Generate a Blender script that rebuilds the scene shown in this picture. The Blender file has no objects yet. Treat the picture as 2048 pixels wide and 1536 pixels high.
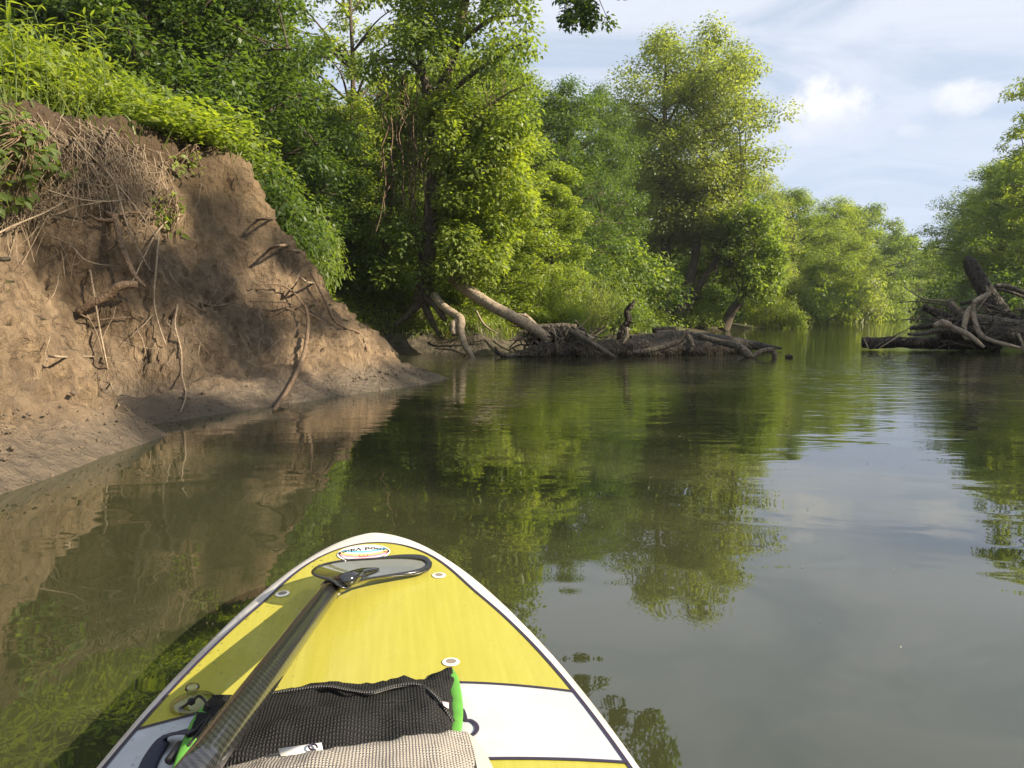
import bpy, math, random
import numpy as np
from mathutils import Vector, Matrix

# ------------------------------------------------------------------ camera, sky, sun, exposure
SC = bpy.context.scene
COL = SC.collection
R = math.radians
CAM_H, PITCH, FPX = 0.78, math.atan(140 / 1479.1), 1479.1
cam = bpy.data.cameras.new('camera')
cam.lens, cam.sensor_width, cam.clip_start, cam.clip_end = 26.0, 36.0, 0.05, 2000
cam_o = bpy.data.objects.new('camera', cam)
COL.objects.link(cam_o)
cam_o.location = (0, 0, CAM_H)
cam_o.rotation_euler = (R(90) - PITCH, 0, 0)
SC.camera = cam_o

SUN_AZ, SUN_EL = R(110), R(30)          # azimuth measured from +Y (view axis) towards +X
SUN_DIR = Vector((math.sin(SUN_AZ) * math.cos(SUN_EL), math.cos(SUN_AZ) * math.cos(SUN_EL), math.sin(SUN_EL)))
SC.view_settings.view_transform = 'Standard'
SC.view_settings.look = 'None'
SC.view_settings.gamma = 1
SC.view_settings.use_curve_mapping = False
SC.view_settings.exposure = 1.52


class NT:
    """small helper to write node trees"""
    def __init__(self, tree):
        self.t = tree
        self.n = tree.nodes
        self.n.clear()

    def add(self, typ, ins=None, **props):
        nd = self.n.new(typ)
        for k, v in props.items():
            setattr(nd, k, v)
        for k, v in (ins or {}).items():
            self.set(nd.inputs[k], v)
        return nd

    def set(self, sock, v):
        if hasattr(v, 'is_linked') or hasattr(v, 'links'):
            self.t.links.new(v, sock)
        elif isinstance(v, (tuple, list)) and sock.type == 'RGBA' and len(v) == 3:
            sock.default_value = (*v, 1)
        else:
            sock.default_value = v

    def math(self, op, a, b=0.0, c=None, clamp=False):
        nd = self.add('ShaderNodeMath', operation=op, use_clamp=clamp)
        self.set(nd.inputs[0], a)
        self.set(nd.inputs[1], b)
        if c is not None:
            self.set(nd.inputs[2], c)
        return nd.outputs[0]

    def vmath(self, op, a, b=(0, 0, 0), out=0):
        nd = self.add('ShaderNodeVectorMath', operation=op)
        self.set(nd.inputs[0], a)
        self.set(nd.inputs[1], b)
        return nd.outputs[out]

    def noise(self, vec, scale, detail=4.0, rough=0.55, dist=0.0):
        nd = self.add('ShaderNodeTexNoise', {'Vector': vec, 'Scale': scale, 'Detail': detail, 'Roughness': rough, 'Distortion': dist})
        return nd.outputs['Fac']

    def ramp(self, f, lo, hi, a=0.0, b=1.0, smooth=True):
        nd = self.add('ShaderNodeMapRange', interpolation_type='SMOOTHSTEP' if smooth else 'LINEAR')
        for i, v in enumerate((f, lo, hi, a, b)):
            self.set(nd.inputs[i], v)
        return nd.outputs[0]

    def mix(self, f, a, b):
        nd = self.add('ShaderNodeMix', data_type='RGBA')
        self.set(nd.inputs[0], f)
        self.set(nd.inputs[6], a)
        self.set(nd.inputs[7], b)
        return nd.outputs[2]


world = bpy.data.worlds.new('World')
SC.world = world
world.use_nodes = True
w = NT(world.node_tree)
sky = w.add('ShaderNodeTexSky', sky_type='NISHITA', sun_disc=False, sun_elevation=SUN_EL, sun_rotation=SUN_AZ,
            air_density=1.0, dust_density=1.2, ozone_density=1.5)
tc = w.add('ShaderNodeTexCoord').outputs['Generated']
sep = w.add('ShaderNodeSeparateXYZ', {0: tc})
zc = w.math('ADD', w.math('MAXIMUM', sep.outputs[2], 0.0), 0.10)
flat = w.add('ShaderNodeCombineXYZ', {0: w.math('DIVIDE', sep.outputs[0], zc), 1: w.math('DIVIDE', sep.outputs[1], zc), 2: 0.0}).outputs[0]
rot = w.add('ShaderNodeMapping', {'Vector': flat, 'Rotation': (0, 0, R(-28)), 'Scale': (1.0, 1.6, 1)}).outputs[0]
n1 = w.noise(rot, 1.15, 8, 0.62, 0.9)
n2 = w.noise(flat, 0.35, 3, 0.5)
sheet = w.ramp(w.math('ADD', w.math('MULTIPLY', n1, 0.75), w.math('MULTIPLY', n2, 0.35)), 0.40, 0.64)


def cumulus(px, py, rx, ry, thr=0.5):
    u, v = (px - 1024) / FPX, (768 - py) / FPX
    d = Vector((u, math.cos(PITCH) + v * math.sin(PITCH), -math.sin(PITCH) + v * math.cos(PITCH))).normalized()
    right = Vector((d.y, -d.x, 0)).normalized()
    up = right.cross(d)
    a = w.math('DIVIDE', w.vmath('DOT_PRODUCT', tc, tuple(right), 1), rx)
    b = w.math('DIVIDE', w.math('SUBTRACT', w.vmath('DOT_PRODUCT', tc, tuple(up), 1), 0.0), ry)
    front = w.math('GREATER_THAN', w.vmath('DOT_PRODUCT', tc, tuple(d), 1), 0.0)
    rr = w.math('SQRT', w.math('ADD', w.math('MULTIPLY', a, a), w.math('MULTIPLY', b, b)))
    nn = w.noise(tc, 20, 8, 0.66)
    m = w.math('SUBTRACT', w.math('ADD', w.math('MULTIPLY', nn, 2.3), 0.02), rr)
    return w.math('MULTIPLY', w.ramp(m, 0.0, 0.85), front), b


c1, b1 = cumulus(1645, 228, 0.054, 0.038)
c2, b2 = cumulus(1932, 196, 0.034, 0.020)
c3, b3 = cumulus(1822, 262, 0.022, 0.010)
cum = w.math('MAXIMUM', w.math('MAXIMUM', c1, w.math('MULTIPLY', c2, 0.75)), w.math('MULTIPLY', c3, 0.5))
skyc = w.mix(0.78, sky.outputs[0], (4.2, 4.95, 6.2))
col1 = w.mix(w.math('MULTIPLY', sheet, 0.72), skyc, (6.2, 6.5, 7.2))
low = w.ramp(sep.outputs[2], 0.05, 0.36, 0.70, 0.0)
col2 = w.mix(low, col1, (3.5, 4.5, 6.3))
cumcol = w.mix(w.ramp(w.math('ADD', b1, w.math('MULTIPLY', w.noise(tc, 30, 6), 2.6)), 0.6, 2.1), (5.6, 6.0, 6.7), (7.9, 7.8, 7.7))
col3 = w.mix(w.math('MULTIPLY', cum, 0.88), col2, cumcol)
bg = w.add('ShaderNodeBackground', {'Color': col3, 'Strength': 0.051})
w.t.links.new(bg.outputs[0], w.add('ShaderNodeOutputWorld').inputs[0])

sl = bpy.data.lights.new('sun', 'SUN')
sl.energy, sl.angle, sl.color = 4.6, R(0.53), (1.0, 0.86, 0.66)
so = bpy.data.objects.new('sun', sl)
COL.objects.link(so)
so.rotation_euler = SUN_DIR.to_track_quat('Z', 'Y').to_euler()
so.location = (20, 20, 30)

SC.cycles.max_bounces = 9
SC.cycles.diffuse_bounces = 5
SC.cycles.glossy_bounces = 3
SC.cycles.transmission_bounces = 7
SC.cycles.transparent_max_bounces = 8
SC.cycles.caustics_reflective = False
SC.cycles.caustics_refractive = False
SC.cycles.use_denoising = True


# ------------------------------------------------------------------ pixel -> world helpers (photo pixels 2048 x 1536)
def ray(px, py):
    u, v = (px - 1024) / FPX, (768 - py) / FPX
    return np.array([u, math.cos(PITCH) + v * math.sin(PITCH), -math.sin(PITCH) + v * math.cos(PITCH)])


CAMP = np.array([0, 0, CAM_H])


def at(px, py, Y):
    r = ray(px, py)
    return CAMP + r * (Y / r[1])


def atz(px, py, z):
    r = ray(px, py)
    return CAMP + r * ((z - CAM_H) / r[2])


# ------------------------------------------------------------------ noise (numpy)
_prm = np.random.RandomState(7).rand(64, 64, 64)


def vnoise(p):
    i = np.floor(p).astype(int)
    f = p - i
    f = f * f * (3 - 2 * f)
    i &= 63
    j = (i + 1) & 63
    x0, y0, z0, x1, y1, z1 = i[:, 0], i[:, 1], i[:, 2], j[:, 0], j[:, 1], j[:, 2]
    fx, fy, fz = f[:, 0], f[:, 1], f[:, 2]
    c00 = _prm[x0, y0, z0] * (1 - fx) + _prm[x1, y0, z0] * fx
    c10 = _prm[x0, y1, z0] * (1 - fx) + _prm[x1, y1, z0] * fx
    c01 = _prm[x0, y0, z1] * (1 - fx) + _prm[x1, y0, z1] * fx
    c11 = _prm[x0, y1, z1] * (1 - fx) + _prm[x1, y1, z1] * fx
    return (c00 * (1 - fy) + c10 * fy) * (1 - fz) + (c01 * (1 - fy) + c11 * fy) * fz * 1.0


def fbm(p, scale, octs=4, gain=0.5):
    out, a, tot = 0, 1.0, 0
    q = p * scale
    for k in range(octs):
        out = out + a * (vnoise(q + 17.3 * k) - 0.5)
        tot += a
        a *= gain
        q = q * 2.03
    return out / tot * 2


# ------------------------------------------------------------------ terrain
LEFT = [(-9, -30), (-3.2, -8), (-2.6, 0), (-2.3, 2), (-2.22, 3.14), (-2.21, 3.5), (-2.24, 3.98), (-2.22, 4.74), (-2.5, 4.95), (-2.55, 5.2),
        (-2.3, 5.7), (-2.02, 6.25), (-1.57, 7.11), (-1.06, 8.01), (-0.75, 8.95), (-1.3, 9.8), (-1.7, 10.8), (-2.35, 12.5), (-2.35, 14.2),
        (-1.65, 14.6), (-0.41, 13.9), (0.0, 14.6), (0.6, 15.6), (2.5, 18.2), (5, 24.0), (9.36, 34.2), (17.5, 48.4), (26.8, 64.6), (42, 90),
        (60, 106), (90, 118), (160, 122)]
RIGHT = [(170, 95), (95, 92), (64, 86), (46, 66), (31, 48), (23.5, 36), (19, 26), (16.5, 18), (16, 8), (15.5, -10), (15, -30)]
POLY = np.array(LEFT + RIGHT, float)


def seg_dist(x, y, pts, closed=False):
    n = len(pts)
    best = np.full(x.shape, 1e9)
    for k in range(n if closed else n - 1):
        ax, ay = pts[k]
        bx, by = pts[(k + 1) % n]
        dx, dy = bx - ax, by - ay
        t = np.clip(((x - ax) * dx + (y - ay) * dy) / (dx * dx + dy * dy), 0, 1)
        best = np.minimum(best, (x - ax - t * dx) ** 2 + (y - ay - t * dy) ** 2)
    return np.sqrt(best)


def shore(x, y):
    """signed distance to the water's edge, positive on land"""
    inside = np.zeros(x.shape, bool)
    n = len(POLY)
    for k in range(n):
        ax, ay = POLY[k]
        bx, by = POLY[(k + 1) % n]
        if ay == by:
            continue
        c = ((ay > y) != (by > y)) & (x < (bx - ax) * (y - ay) / (by - ay) + ax)
        inside ^= c
    d = seg_dist(x, y, POLY, True)
    return np.where(inside, -d, d)


def sstep(x, a, b):
    t = np.clip((x - a) / (b - a), 0, 1)
    return t * t * (3 - 2 * t)


def ground_z(x, y):
    x = np.atleast_1d(np.asarray(x, float))
    y = np.atleast_1d(np.asarray(y, float))
    P0 = np.stack([x, y, np.zeros_like(x)], 1)
    d = shore(x, y)
    d2 = d + (fbm(P0, 1.1, 3) * 0.30 + fbm(P0, 3.1, 2) * 0.08) * sstep(d, 0.2, 1.0)
    steep = np.interp(d2, [-4, -1, 0, 0.3, 0.8, 1.2, 1.62, 1.95, 2.12, 2.5, 4, 9, 30],
                      [-1.2, -0.4, 0, 0.13, 0.40, 0.92, 1.60, 2.38, 2.58, 2.66, 2.85, 3.2, 3.6])
    near = np.interp(d2, [-4, -1, 0, 0.3, 0.8, 1.2, 1.7, 2.0, 2.2, 2.5, 4, 9, 30],
                     [-1.2, -0.4, 0, 0.24, 0.70, 1.10, 1.72, 2.35, 2.56, 2.66, 2.85, 3.2, 3.6])
    fn = 1 - sstep(y, 4.5, 5.2)
    steep = steep * (1 - fn) + near * fn
    gentle = np.interp(d2, [-4, -1, 0, 0.25, 0.55, 1.1, 2, 4, 8, 30, 90], [-1.2, -0.3, 0, 0.11, 0.36, 0.85, 1.3, 1.75, 2.2, 2.8, 3.6])
    low = np.interp(d2, [-4, -1, 0, 0.5, 1.5, 3, 6, 10, 30, 90], [-1.2, -0.3, 0, 0.12, 0.28, 0.55, 1.1, 1.6, 2.6, 3.5])
    fl = sstep(y, 15.3, 17.5)
    gentle = gentle * (1 - fl) + low * fl
    f = sstep(y, 9.2, 10.8)
    f = np.where(x > 6, 1, f)
    z = steep * (1 - f) + gentle * f
    z = np.where(d > 0, z * (1 - 0.6 * np.exp(-(((x - 4.5) / 3.0) ** 2 + ((y - 20.5) / 4.0) ** 2))), z)
    # spur of slumped earth reaching the water on the near bank
    ds = seg_dist(x, y, [(-2.35, 4.55), (-3.5, 4.35)])
    z = z + 0.45 * np.exp(-(ds / 0.40) ** 2) * sstep(d, 0.0, 0.8) * (1 - sstep(z, 1.2, 2.2))
    # hollow scoured out behind the spur
    hh = np.exp(-(((x + 3.15) / 0.75) ** 2 + ((y - 5.75) / 0.75) ** 2))
    z = z - 0.75 * hh * sstep(d, 0.15, 0.7) * sstep(z, 0.1, 0.5) * (1 - sstep(z, 2.1, 2.5))
    return z


def mk(name, V, faces, mat=None, parent=None, smooth=False, tint=None, mats=None, midx=None):
    """V (n,3); faces: int array (m,k) or list of such arrays"""
    me = bpy.data.meshes.new(name)
    V = np.asarray(V, np.float32)
    if isinstance(faces, np.ndarray):
        faces = [faces]
    faces = [np.asarray(f, np.int32) for f in faces if len(f)]
    loops = np.concatenate([f.ravel() for f in faces])
    tot = np.concatenate([np.full(len(f), f.shape[1], np.int32) for f in faces])
    start = np.concatenate([[0], np.cumsum(tot)[:-1]]).astype(np.int32)
    me.vertices.add(len(V))
    me.vertices.foreach_set('co', V.ravel())
    me.loops.add(len(loops))
    me.loops.foreach_set('vertex_index', loops)
    me.polygons.add(len(tot))
    me.polygons.foreach_set('loop_start', start)
    me.polygons.foreach_set('loop_total', tot)
    if smooth:
        me.polygons.foreach_set('use_smooth', np.ones(len(tot), bool))
    if midx is not None:
        me.polygons.foreach_set('material_index', np.asarray(midx, np.int32))
    if tint is not None:
        a = me.attributes.new('tint', 'FLOAT', 'POINT')
        a.data.foreach_set('value', np.asarray(tint, np.float32))
    me.update(calc_edges=True)
    for m in (mats or ([mat] if mat else [])):
        me.materials.append(m)
    o = bpy.data.objects.new(name, me)
    COL.objects.link(o)
    if parent is not None:
        o.parent = parent
    return o


def tag(o, label=None, cat=None, group=None, kind=None):
    if label:
        o['label'] = label
    if cat:
        o['category'] = cat
    if group:
        o['group'] = group
    if kind:
        o['kind'] = kind
    return o


def empty(name, loc, label, cat, group=None, rz=0.0):
    o = bpy.data.objects.new(name, None)
    COL.objects.link(o)
    o.location = loc
    o.rotation_euler = (0, 0, rz)
    o.empty_display_size = 0.2
    return tag(o, label, cat, group)


# ------------------------------------------------------------------ materials
def material(name):
    m = bpy.data.materials.new(name)
    m.use_nodes = True
    return m, NT(m.node_tree)


def finish(n, shader, disp=None):
    n.t.links.new(shader, n.add('ShaderNodeOutputMaterial').inputs[0])


def leaf_mat(name, a, b, c=None, trans=0.48, rough=0.45):
    m, n = material(name)
    t = n.add('ShaderNodeAttribute', attribute_name='tint').outputs['Fac']
    oi = n.add('ShaderNodeObjectInfo').outputs['Random']
    f = n.math('ADD', n.math('MULTIPLY', t, 0.8), n.math('MULTIPLY', oi, 0.25), clamp=True)
    col = n.mix(f, a, b)
    if c:
        col = n.mix(n.ramp(t, 0.93, 0.97), col, c)
    p = n.add('ShaderNodeBsdfPrincipled', {'Base Color': col, 'Roughness': rough, 'Specular IOR Level': 0.35})
    tcol = n.mix(0.5, col, n.vmath('MULTIPLY', col, (2.6, 2.3, 0.6)))
    tr = n.add('ShaderNodeBsdfTranslucent', {'Color': n.vmath('MULTIPLY', tcol, (1.5, 1.6, 0.9))})
    mx = n.add('ShaderNodeMixShader', {0: trans, 1: p.outputs[0], 2: tr.outputs[0]})
    finish(n, mx.outputs[0])
    return m


M = {}
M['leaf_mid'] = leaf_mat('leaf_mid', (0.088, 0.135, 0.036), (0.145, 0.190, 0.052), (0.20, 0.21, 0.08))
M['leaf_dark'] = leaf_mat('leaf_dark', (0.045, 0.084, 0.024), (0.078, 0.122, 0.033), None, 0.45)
M['leaf_bright'] = leaf_mat('leaf_bright', (0.122, 0.176, 0.036), (0.190, 0.230, 0.052), (0.26, 0.26, 0.09), 0.48)
M['leaf_far'] = leaf_mat('leaf_far', (0.105, 0.148, 0.058), (0.160, 0.198, 0.070), None, 0.48)
M['leaf_grey'] = leaf_mat('leaf_grey', (0.125, 0.162, 0.060), (0.185, 0.218, 0.080), (0.25, 0.265, 0.14), 0.48)
M['grass'] = leaf_mat('grass_blades', (0.080, 0.125, 0.028), (0.145, 0.175, 0.040), (0.27, 0.22, 0.11), 0.40)


def wood_mat(name, a, b, scale=(14, 14, 3), rough=0.85, bump=0.5, moss=None, wet=True):
    m, n = material(name)
    t = n.add('ShaderNodeTexCoord').outputs['Object']
    mp = n.add('ShaderNodeMapping', {'Vector': t, 'Scale': scale}).outputs[0]
    nz = n.noise(mp, 1.6, 6, 0.65, 0.4)
    nb = n.noise(t, 2.2, 3, 0.5)
    col = n.mix(n.ramp(nz, 0.3, 0.7), a, b)
    if moss:
        col = n.mix(n.ramp(nb, 0.55, 0.7, 0, 0.7), col, moss)
    p = n.add('ShaderNodeBsdfPrincipled', {'Base Color': col, 'Roughness': rough, 'Specular IOR Level': 0.25})
    cr = n.add('ShaderNodeTexVoronoi', {'Vector': mp, 'Scale': 1.1, 'Randomness': 1.0}, feature='DISTANCE_TO_EDGE').outputs['Distance']
    hgt = n.math('ADD', nz, n.math('MULTIPLY', n.ramp(cr, 0.0, 0.18), 0.5))
    bp = n.add('ShaderNodeBump', {'Strength': min(1.0, bump * 1.3), 'Distance': 0.04, 'Height': hgt})
    n.t.links.new(bp.outputs[0], p.inputs['Normal'])
    finish(n, p.outputs[0])
    return m


M['bark'] = wood_mat('bark', (0.045, 0.034, 0.025), (0.12, 0.096, 0.072), moss=(0.05, 0.07, 0.02))
M['bark_brown'] = wood_mat('bark_brown', (0.09, 0.055, 0.03), (0.22, 0.15, 0.09))
M['wood_pale'] = wood_mat('wood_pale', (0.17, 0.135, 0.095), (0.36, 0.29, 0.21), (9, 9, 9), 0.75, 0.15)
M['wood_grey'] = wood_mat('wood_grey', (0.055, 0.045, 0.034), (0.165, 0.138, 0.105), (18, 18, 5), 0.8, 0.5)
M['wood_wet'] = wood_mat('wood_wet', (0.014, 0.011, 0.008), (0.075, 0.060, 0.044), (12, 12, 5), 0.6, 1.0)
M['root_pale'] = wood_mat('root_pale', (0.19, 0.14, 0.09), (0.34, 0.27, 0.19), (25, 25, 25), 0.8, 0.2)
M['root_brown'] = wood_mat('root_brown', (0.10, 0.065, 0.04), (0.24, 0.17, 0.11), (25, 25, 25), 0.85, 0.3)


def ground_mat():
    m, n = material('river_bank_earth')
    g = n.add('ShaderNodeNewGeometry')
    pos = g.outputs['Position']
    sp = n.add('ShaderNodeSeparateXYZ', {0: pos})
    z = sp.outputs[2]
    nz = n.add('ShaderNodeSeparateXYZ', {0: g.outputs['Normal']}).outputs[2]
    streak = n.noise(n.vmath('MULTIPLY', pos, (1, 1, 0.28)), 9, 6, 0.65, 0.6)
    fine = n.noise(pos, 55, 5, 0.7)
    big = n.noise(pos, 1.3, 4, 0.6)
    dirt = n.mix(n.ramp(streak, 0.3, 0.72), (0.160, 0.112, 0.068), (0.345, 0.248, 0.150))
    dirt = n.mix(n.ramp(fine, 0.58, 0.78, 0, 0.6), dirt, (0.070, 0.042, 0.023))
    dirt = n.mix(n.ramp(big, 0.42, 0.68, 0, 0.55), dirt, (0.150, 0.115, 0.080))
    # strata: paler silt higher up, brightened to paint sunlight onto the upper face
    dirt = n.mix(n.ramp(n.math('ADD', z, n.math('MULTIPLY', big, 0.8)), 1.6, 2.6, 0, 0.5), dirt, (0.32, 0.225, 0.12))
    wetm = n.ramp(n.math('ADD', z, n.math('MULTIPLY', n.math('SUBTRACT', big, 0.5), 0.25)), 0.05, 0.30, 1, 0)
    col = n.mix(n.math('MULTIPLY', wetm, 0.75), dirt, (0.150, 0.128, 0.102))
    litter = n.mix(n.ramp(n.noise(pos, 14, 5, 0.7), 0.35, 0.7), (0.05, 0.038, 0.02), (0.11, 0.10, 0.035))
    top = n.math('MULTIPLY', n.ramp(nz, 0.80, 0.93), n.ramp(n.math('ADD', z, n.math('MULTIPLY', big, 0.5)), 0.62, 0.95))
    # dark humus in the matted root zone under the turf
    humus = n.math('MULTIPLY', n.ramp(n.math('ADD', z, n.math('MULTIPLY', streak, 0.9)), 2.25, 2.75), n.ramp(sp.outputs[0], -3.35, -2.9, 0.9, 0.3))
    col = n.mix(humus, col, (0.075, 0.050, 0.030))
    shoremud = n.mix(n.ramp(n.noise(pos, 6, 4, 0.6), 0.4, 0.65), (0.055, 0.046, 0.032), (0.115, 0.098, 0.066))
    col = n.mix(n.ramp(sp.outputs[1], 10.2, 13), col, shoremud)
    col = n.mix(top, col, litter)
    rough = n.ramp(wetm, 0.2, 1.0, 0.95, 0.42)
    p = n.add('ShaderNodeBsdfPrincipled', {'Base Color': col, 'Roughness': rough, 'Specular IOR Level': 0.3})
    clod = n.add('ShaderNodeTexVoronoi', {'Vector': pos, 'Scale': 16.0, 'Randomness': 1.0}).outputs['Distance']
    h = n.math('ADD', n.math('ADD', n.math('MULTIPLY', streak, 1.0), n.math('MULTIPLY', fine, 0.35)), n.math('MULTIPLY', clod, 0.35))
    bp = n.add('ShaderNodeBump', {'Strength': 1.0, 'Distance': 0.12, 'Height': h})
    n.t.links.new(bp.outputs[0], p.inputs['Normal'])
    finish(n, p.outputs[0])
    return m


def water_mat():
    m, n = material('river_water')
    pos = n.add('ShaderNodeNewGeometry').outputs['Position']
    sp = n.add('ShaderNodeSeparateXYZ', {0: pos})
    # long lazy swells, fine ripples in breeze patches further out
    swell = n.noise(n.vmath('MULTIPLY', pos, (1.0, 1.5, 1)), 1.7, 2, 0.45, 0.6)
    mid = n.noise(n.vmath('MULTIPLY', pos, (1.0, 2.6, 1)), 2.6, 2, 0.5, 0.3)
    rip = n.noise(n.vmath('MULTIPLY', pos, (1.0, 3.2, 1)), 5.0, 2, 0.5, 0.2)
    dist = n.vmath('LENGTH', n.vmath('MULTIPLY', pos, (0.7, 1, 0)), out=1)
    patch = n.noise(n.vmath('MULTIPLY', pos, (0.5, 1, 1)), 0.35, 2, 0.5)
    out = n.ramp(n.math('ADD', dist, n.math('MULTIPLY', patch, 5.0)), 5.5, 13)
    h = n.math('ADD', n.math('MULTIPLY', swell, 0.0042), n.math('MULTIPLY', n.math('MULTIPLY', mid, out), 0.0085))
    h = n.math('ADD', h, n.math('MULTIPLY', n.math('MULTIPLY', rip, out), 0.0035))
    murk = n.mix(n.noise(pos, 0.5, 3), (0.029, 0.033, 0.014), (0.034, 0.036, 0.016))
    p = n.add('ShaderNodeBsdfPrincipled', {'Base Color': murk, 'Roughness': 0.015, 'IOR': 1.95, 'Specular IOR Level': 0.5})
    bp = n.add('ShaderNodeBump', {'Strength': 1.0, 'Distance': 1.0, 'Height': h})
    n.t.links.new(bp.outputs[0], p.inputs['Normal'])
    finish(n, p.outputs[0])
    return m


def plain(name, col, rough=0.5, metal=0.0, coat=0.0, spec=0.5, vary=0.0, vscale=30):
    m, n = material(name)
    c = col
    if vary:
        t = n.add('ShaderNodeTexCoord').outputs['Object']
        c = n.mix(n.noise(t, vscale, 5, 0.6), tuple(x * (1 - vary) for x in col), tuple(min(1, x * (1 + vary)) for x in col))
    p = n.add('ShaderNodeBsdfPrincipled', {'Base Color': c, 'Roughness': rough, 'Metallic': metal, 'Coat Weight': coat,
                                           'Coat Roughness': 0.06, 'Specular IOR Level': spec})
    finish(n, p.outputs[0])
    return m


# ------------------------------------------------------------------ ground and water
def axis(parts):
    out = []
    for a, b, s in parts:
        out.append(np.arange(a, b, s))
    return np.concatenate(out + [[parts[-1][1]]])


gx = axis([(-260, -40, 20), (-40, -14, 2), (-14, -5, 0.3), (-5, -0.5, 0.020), (-0.5, 0.4, 0.06), (0.4, 4, 0.2), (4, 30, 0.8), (30, 100, 3), (100, 300, 20)])
gy = axis([(-60, -6, 4), (-6, 2, 0.4), (2, 10.5, 0.034), (10.5, 17, 0.13), (17, 40, 0.7), (40, 130, 2.5), (130, 400, 20)])
GX, GY = np.meshgrid(gx, gy, indexing='ij')
fx, fy = GX.ravel(), GY.ravel()
gz = ground_z(fx, fy)
Z2 = gz.reshape(GX.shape)
zx = np.gradient(Z2, gx, axis=0)
zy = np.gradient(Z2, gy, axis=1)
N = np.stack([-zx, -zy, np.ones_like(Z2)], -1)
N /= np.linalg.norm(N, axis=-1, keepdims=True)
N = N.reshape(-1, 3)
P = np.stack([fx, fy, gz], 1)
amp = sstep(gz, 0.02, 0.35) * sstep(-np.abs(fx + 2.8), -3.6, -2.6) * sstep(fy, 1.5, 2.5) * (1 - sstep(fy, 10, 15))
flow = np.stack([fx, fy, gz * 0.35], 1)
dis = fbm(flow, 2.4, 4) * 0.15 + fbm(flow * [1, 1, .6], 7.5, 4, 0.65) * 0.09 + fbm(P, 16, 3, 0.75) * 0.075
pit = fbm(P + 40, 5.0, 3, 0.6)
dis -= np.clip(pit - 0.32, 0, 1) * 0.16
pit2 = fbm(P + 11, 13.0, 2, 0.6)
dis -= np.clip(pit2 - 0.34, 0, 1) * 0.16
P = P + N * (dis * amp)[:, None]
nx, ny = len(gx), len(gy)
ii, jj = np.meshgrid(np.arange(nx - 1), np.arange(ny - 1), indexing='ij')
q = (ii * ny + jj).ravel()
ground = mk('ground', P, np.stack([q, q + ny, q + ny + 1, q + 1], 1), ground_mat(), smooth=True)
tag(ground, kind='structure')
WX = 320
water = mk('water', [(-60, -60, 0), (WX, -60, 0), (WX, 140, 0), (-60, 140, 0)], np.array([[0, 1, 2, 3]]), water_mat())
tag(water, kind='structure')


def gz1(x, y):
    return float(ground_z([x], [y])[0])


def bank_hits(pts, off=0.0):
    """march pixel rays to the ground; returns points lifted 'off' metres towards the camera"""
    px = np.array([p[0] for p in pts], float)
    py = np.array([p[1] for p in pts], float)
    D = np.array([ray(a, b) for a, b in zip(px, py)])
    D /= np.linalg.norm(D, axis=1, keepdims=True)
    t = np.full(len(px), 2.6)
    done = np.zeros(len(px), bool)
    for _ in range(260):
        Q = CAMP + D * t[:, None]
        hit = Q[:, 2] < np.maximum(ground_z(Q[:, 0], Q[:, 1]), 0.0)
        done |= hit
        if done.all():
            break
        t = np.where(done, t, t + 0.05)
    o = np.array(off) if np.ndim(off) else np.full(len(px), off)
    return CAMP + D * (t - 0.04 - o)[:, None], done


# ------------------------------------------------------------------ tubes
def tube(pts, rad, n=8, rough=0.0, seed=0, cap=True):
    pts = np.asarray(pts, float)
    rad = np.asarray(rad, float)
    m = len(pts)
    tan = np.gradient(pts, axis=0)
    tan /= np.linalg.norm(tan, axis=1, keepdims=True) + 1e-9
    ref = np.array([0.31, 0.17, 0.93]) if abs(tan[0, 2]) < 0.8 else np.array([1.0, 0.2, 0.1])
    u = np.cross(tan, ref)
    u /= np.linalg.norm(u, axis=1, keepdims=True) + 1e-9
    v = np.cross(tan, u)
    a = np.linspace(0, 2 * np.pi, n, endpoint=False)
    rr = rad[:, None] * np.ones(n)
    if rough:
        ang = np.stack([np.cos(a), np.sin(a)], 1)
        Q = np.concatenate([np.repeat(ang[None] * 1.3, m, 0), np.repeat((np.arange(m) * 0.35)[:, None, None], n, 1)], 2).reshape(-1, 3) + seed * 7.1
        rr = rr * (1 + rough * (fbm(Q, 1.3, 3, 0.6)).reshape(m, n) * 1.6)
    V = pts[:, None] + rr[..., None] * (np.cos(a)[None, :, None] * u[:, None] + np.sin(a)[None, :, None] * v[:, None])
    V = V.reshape(-1, 3)
    i = np.arange(m - 1)[:, None] * n
    k = np.arange(n)[None]
    F = np.stack([i + k, i + (k + 1) % n, i + n + (k + 1) % n, i + n + k], -1).reshape(-1, 4)
    if cap:
        V = np.concatenate([V, pts[:1], pts[-1:]])
        c0, c1 = m * n, m * n + 1
        kk = np.arange(n)
        kn = (kk + 1) % n
        e = (m - 1) * n
        F2 = np.concatenate([np.stack([np.full(n, c0), kn, kk, kk], 1)[:, :3], np.stack([np.full(n, c1), e + kk, e + kn], 1)])
        return V, [F, F2]
    return V, [F]


class MB:
    def __init__(self):
        self.V, self.F, self.n = [], {}, 0

    def add(self, V, F):
        for f in (F if isinstance(F, list) else [F]):
            f = np.asarray(f)
            self.F.setdefault(f.shape[1], []).append(f + self.n)
        self.V.append(np.asarray(V, float))
        self.n += len(V)
        return self

    def tube(self, *a, **k):
        return self.add(*tube(*a, **k))

    def build(self, name, mat, parent=None, smooth=True, origin=None):
        V = np.concatenate(self.V)
        if origin is not None:
            V = V - np.asarray(origin)
        o = mk(name, V, [np.concatenate(f) for f in self.F.values()], mat, parent, smooth)
        return o


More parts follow.
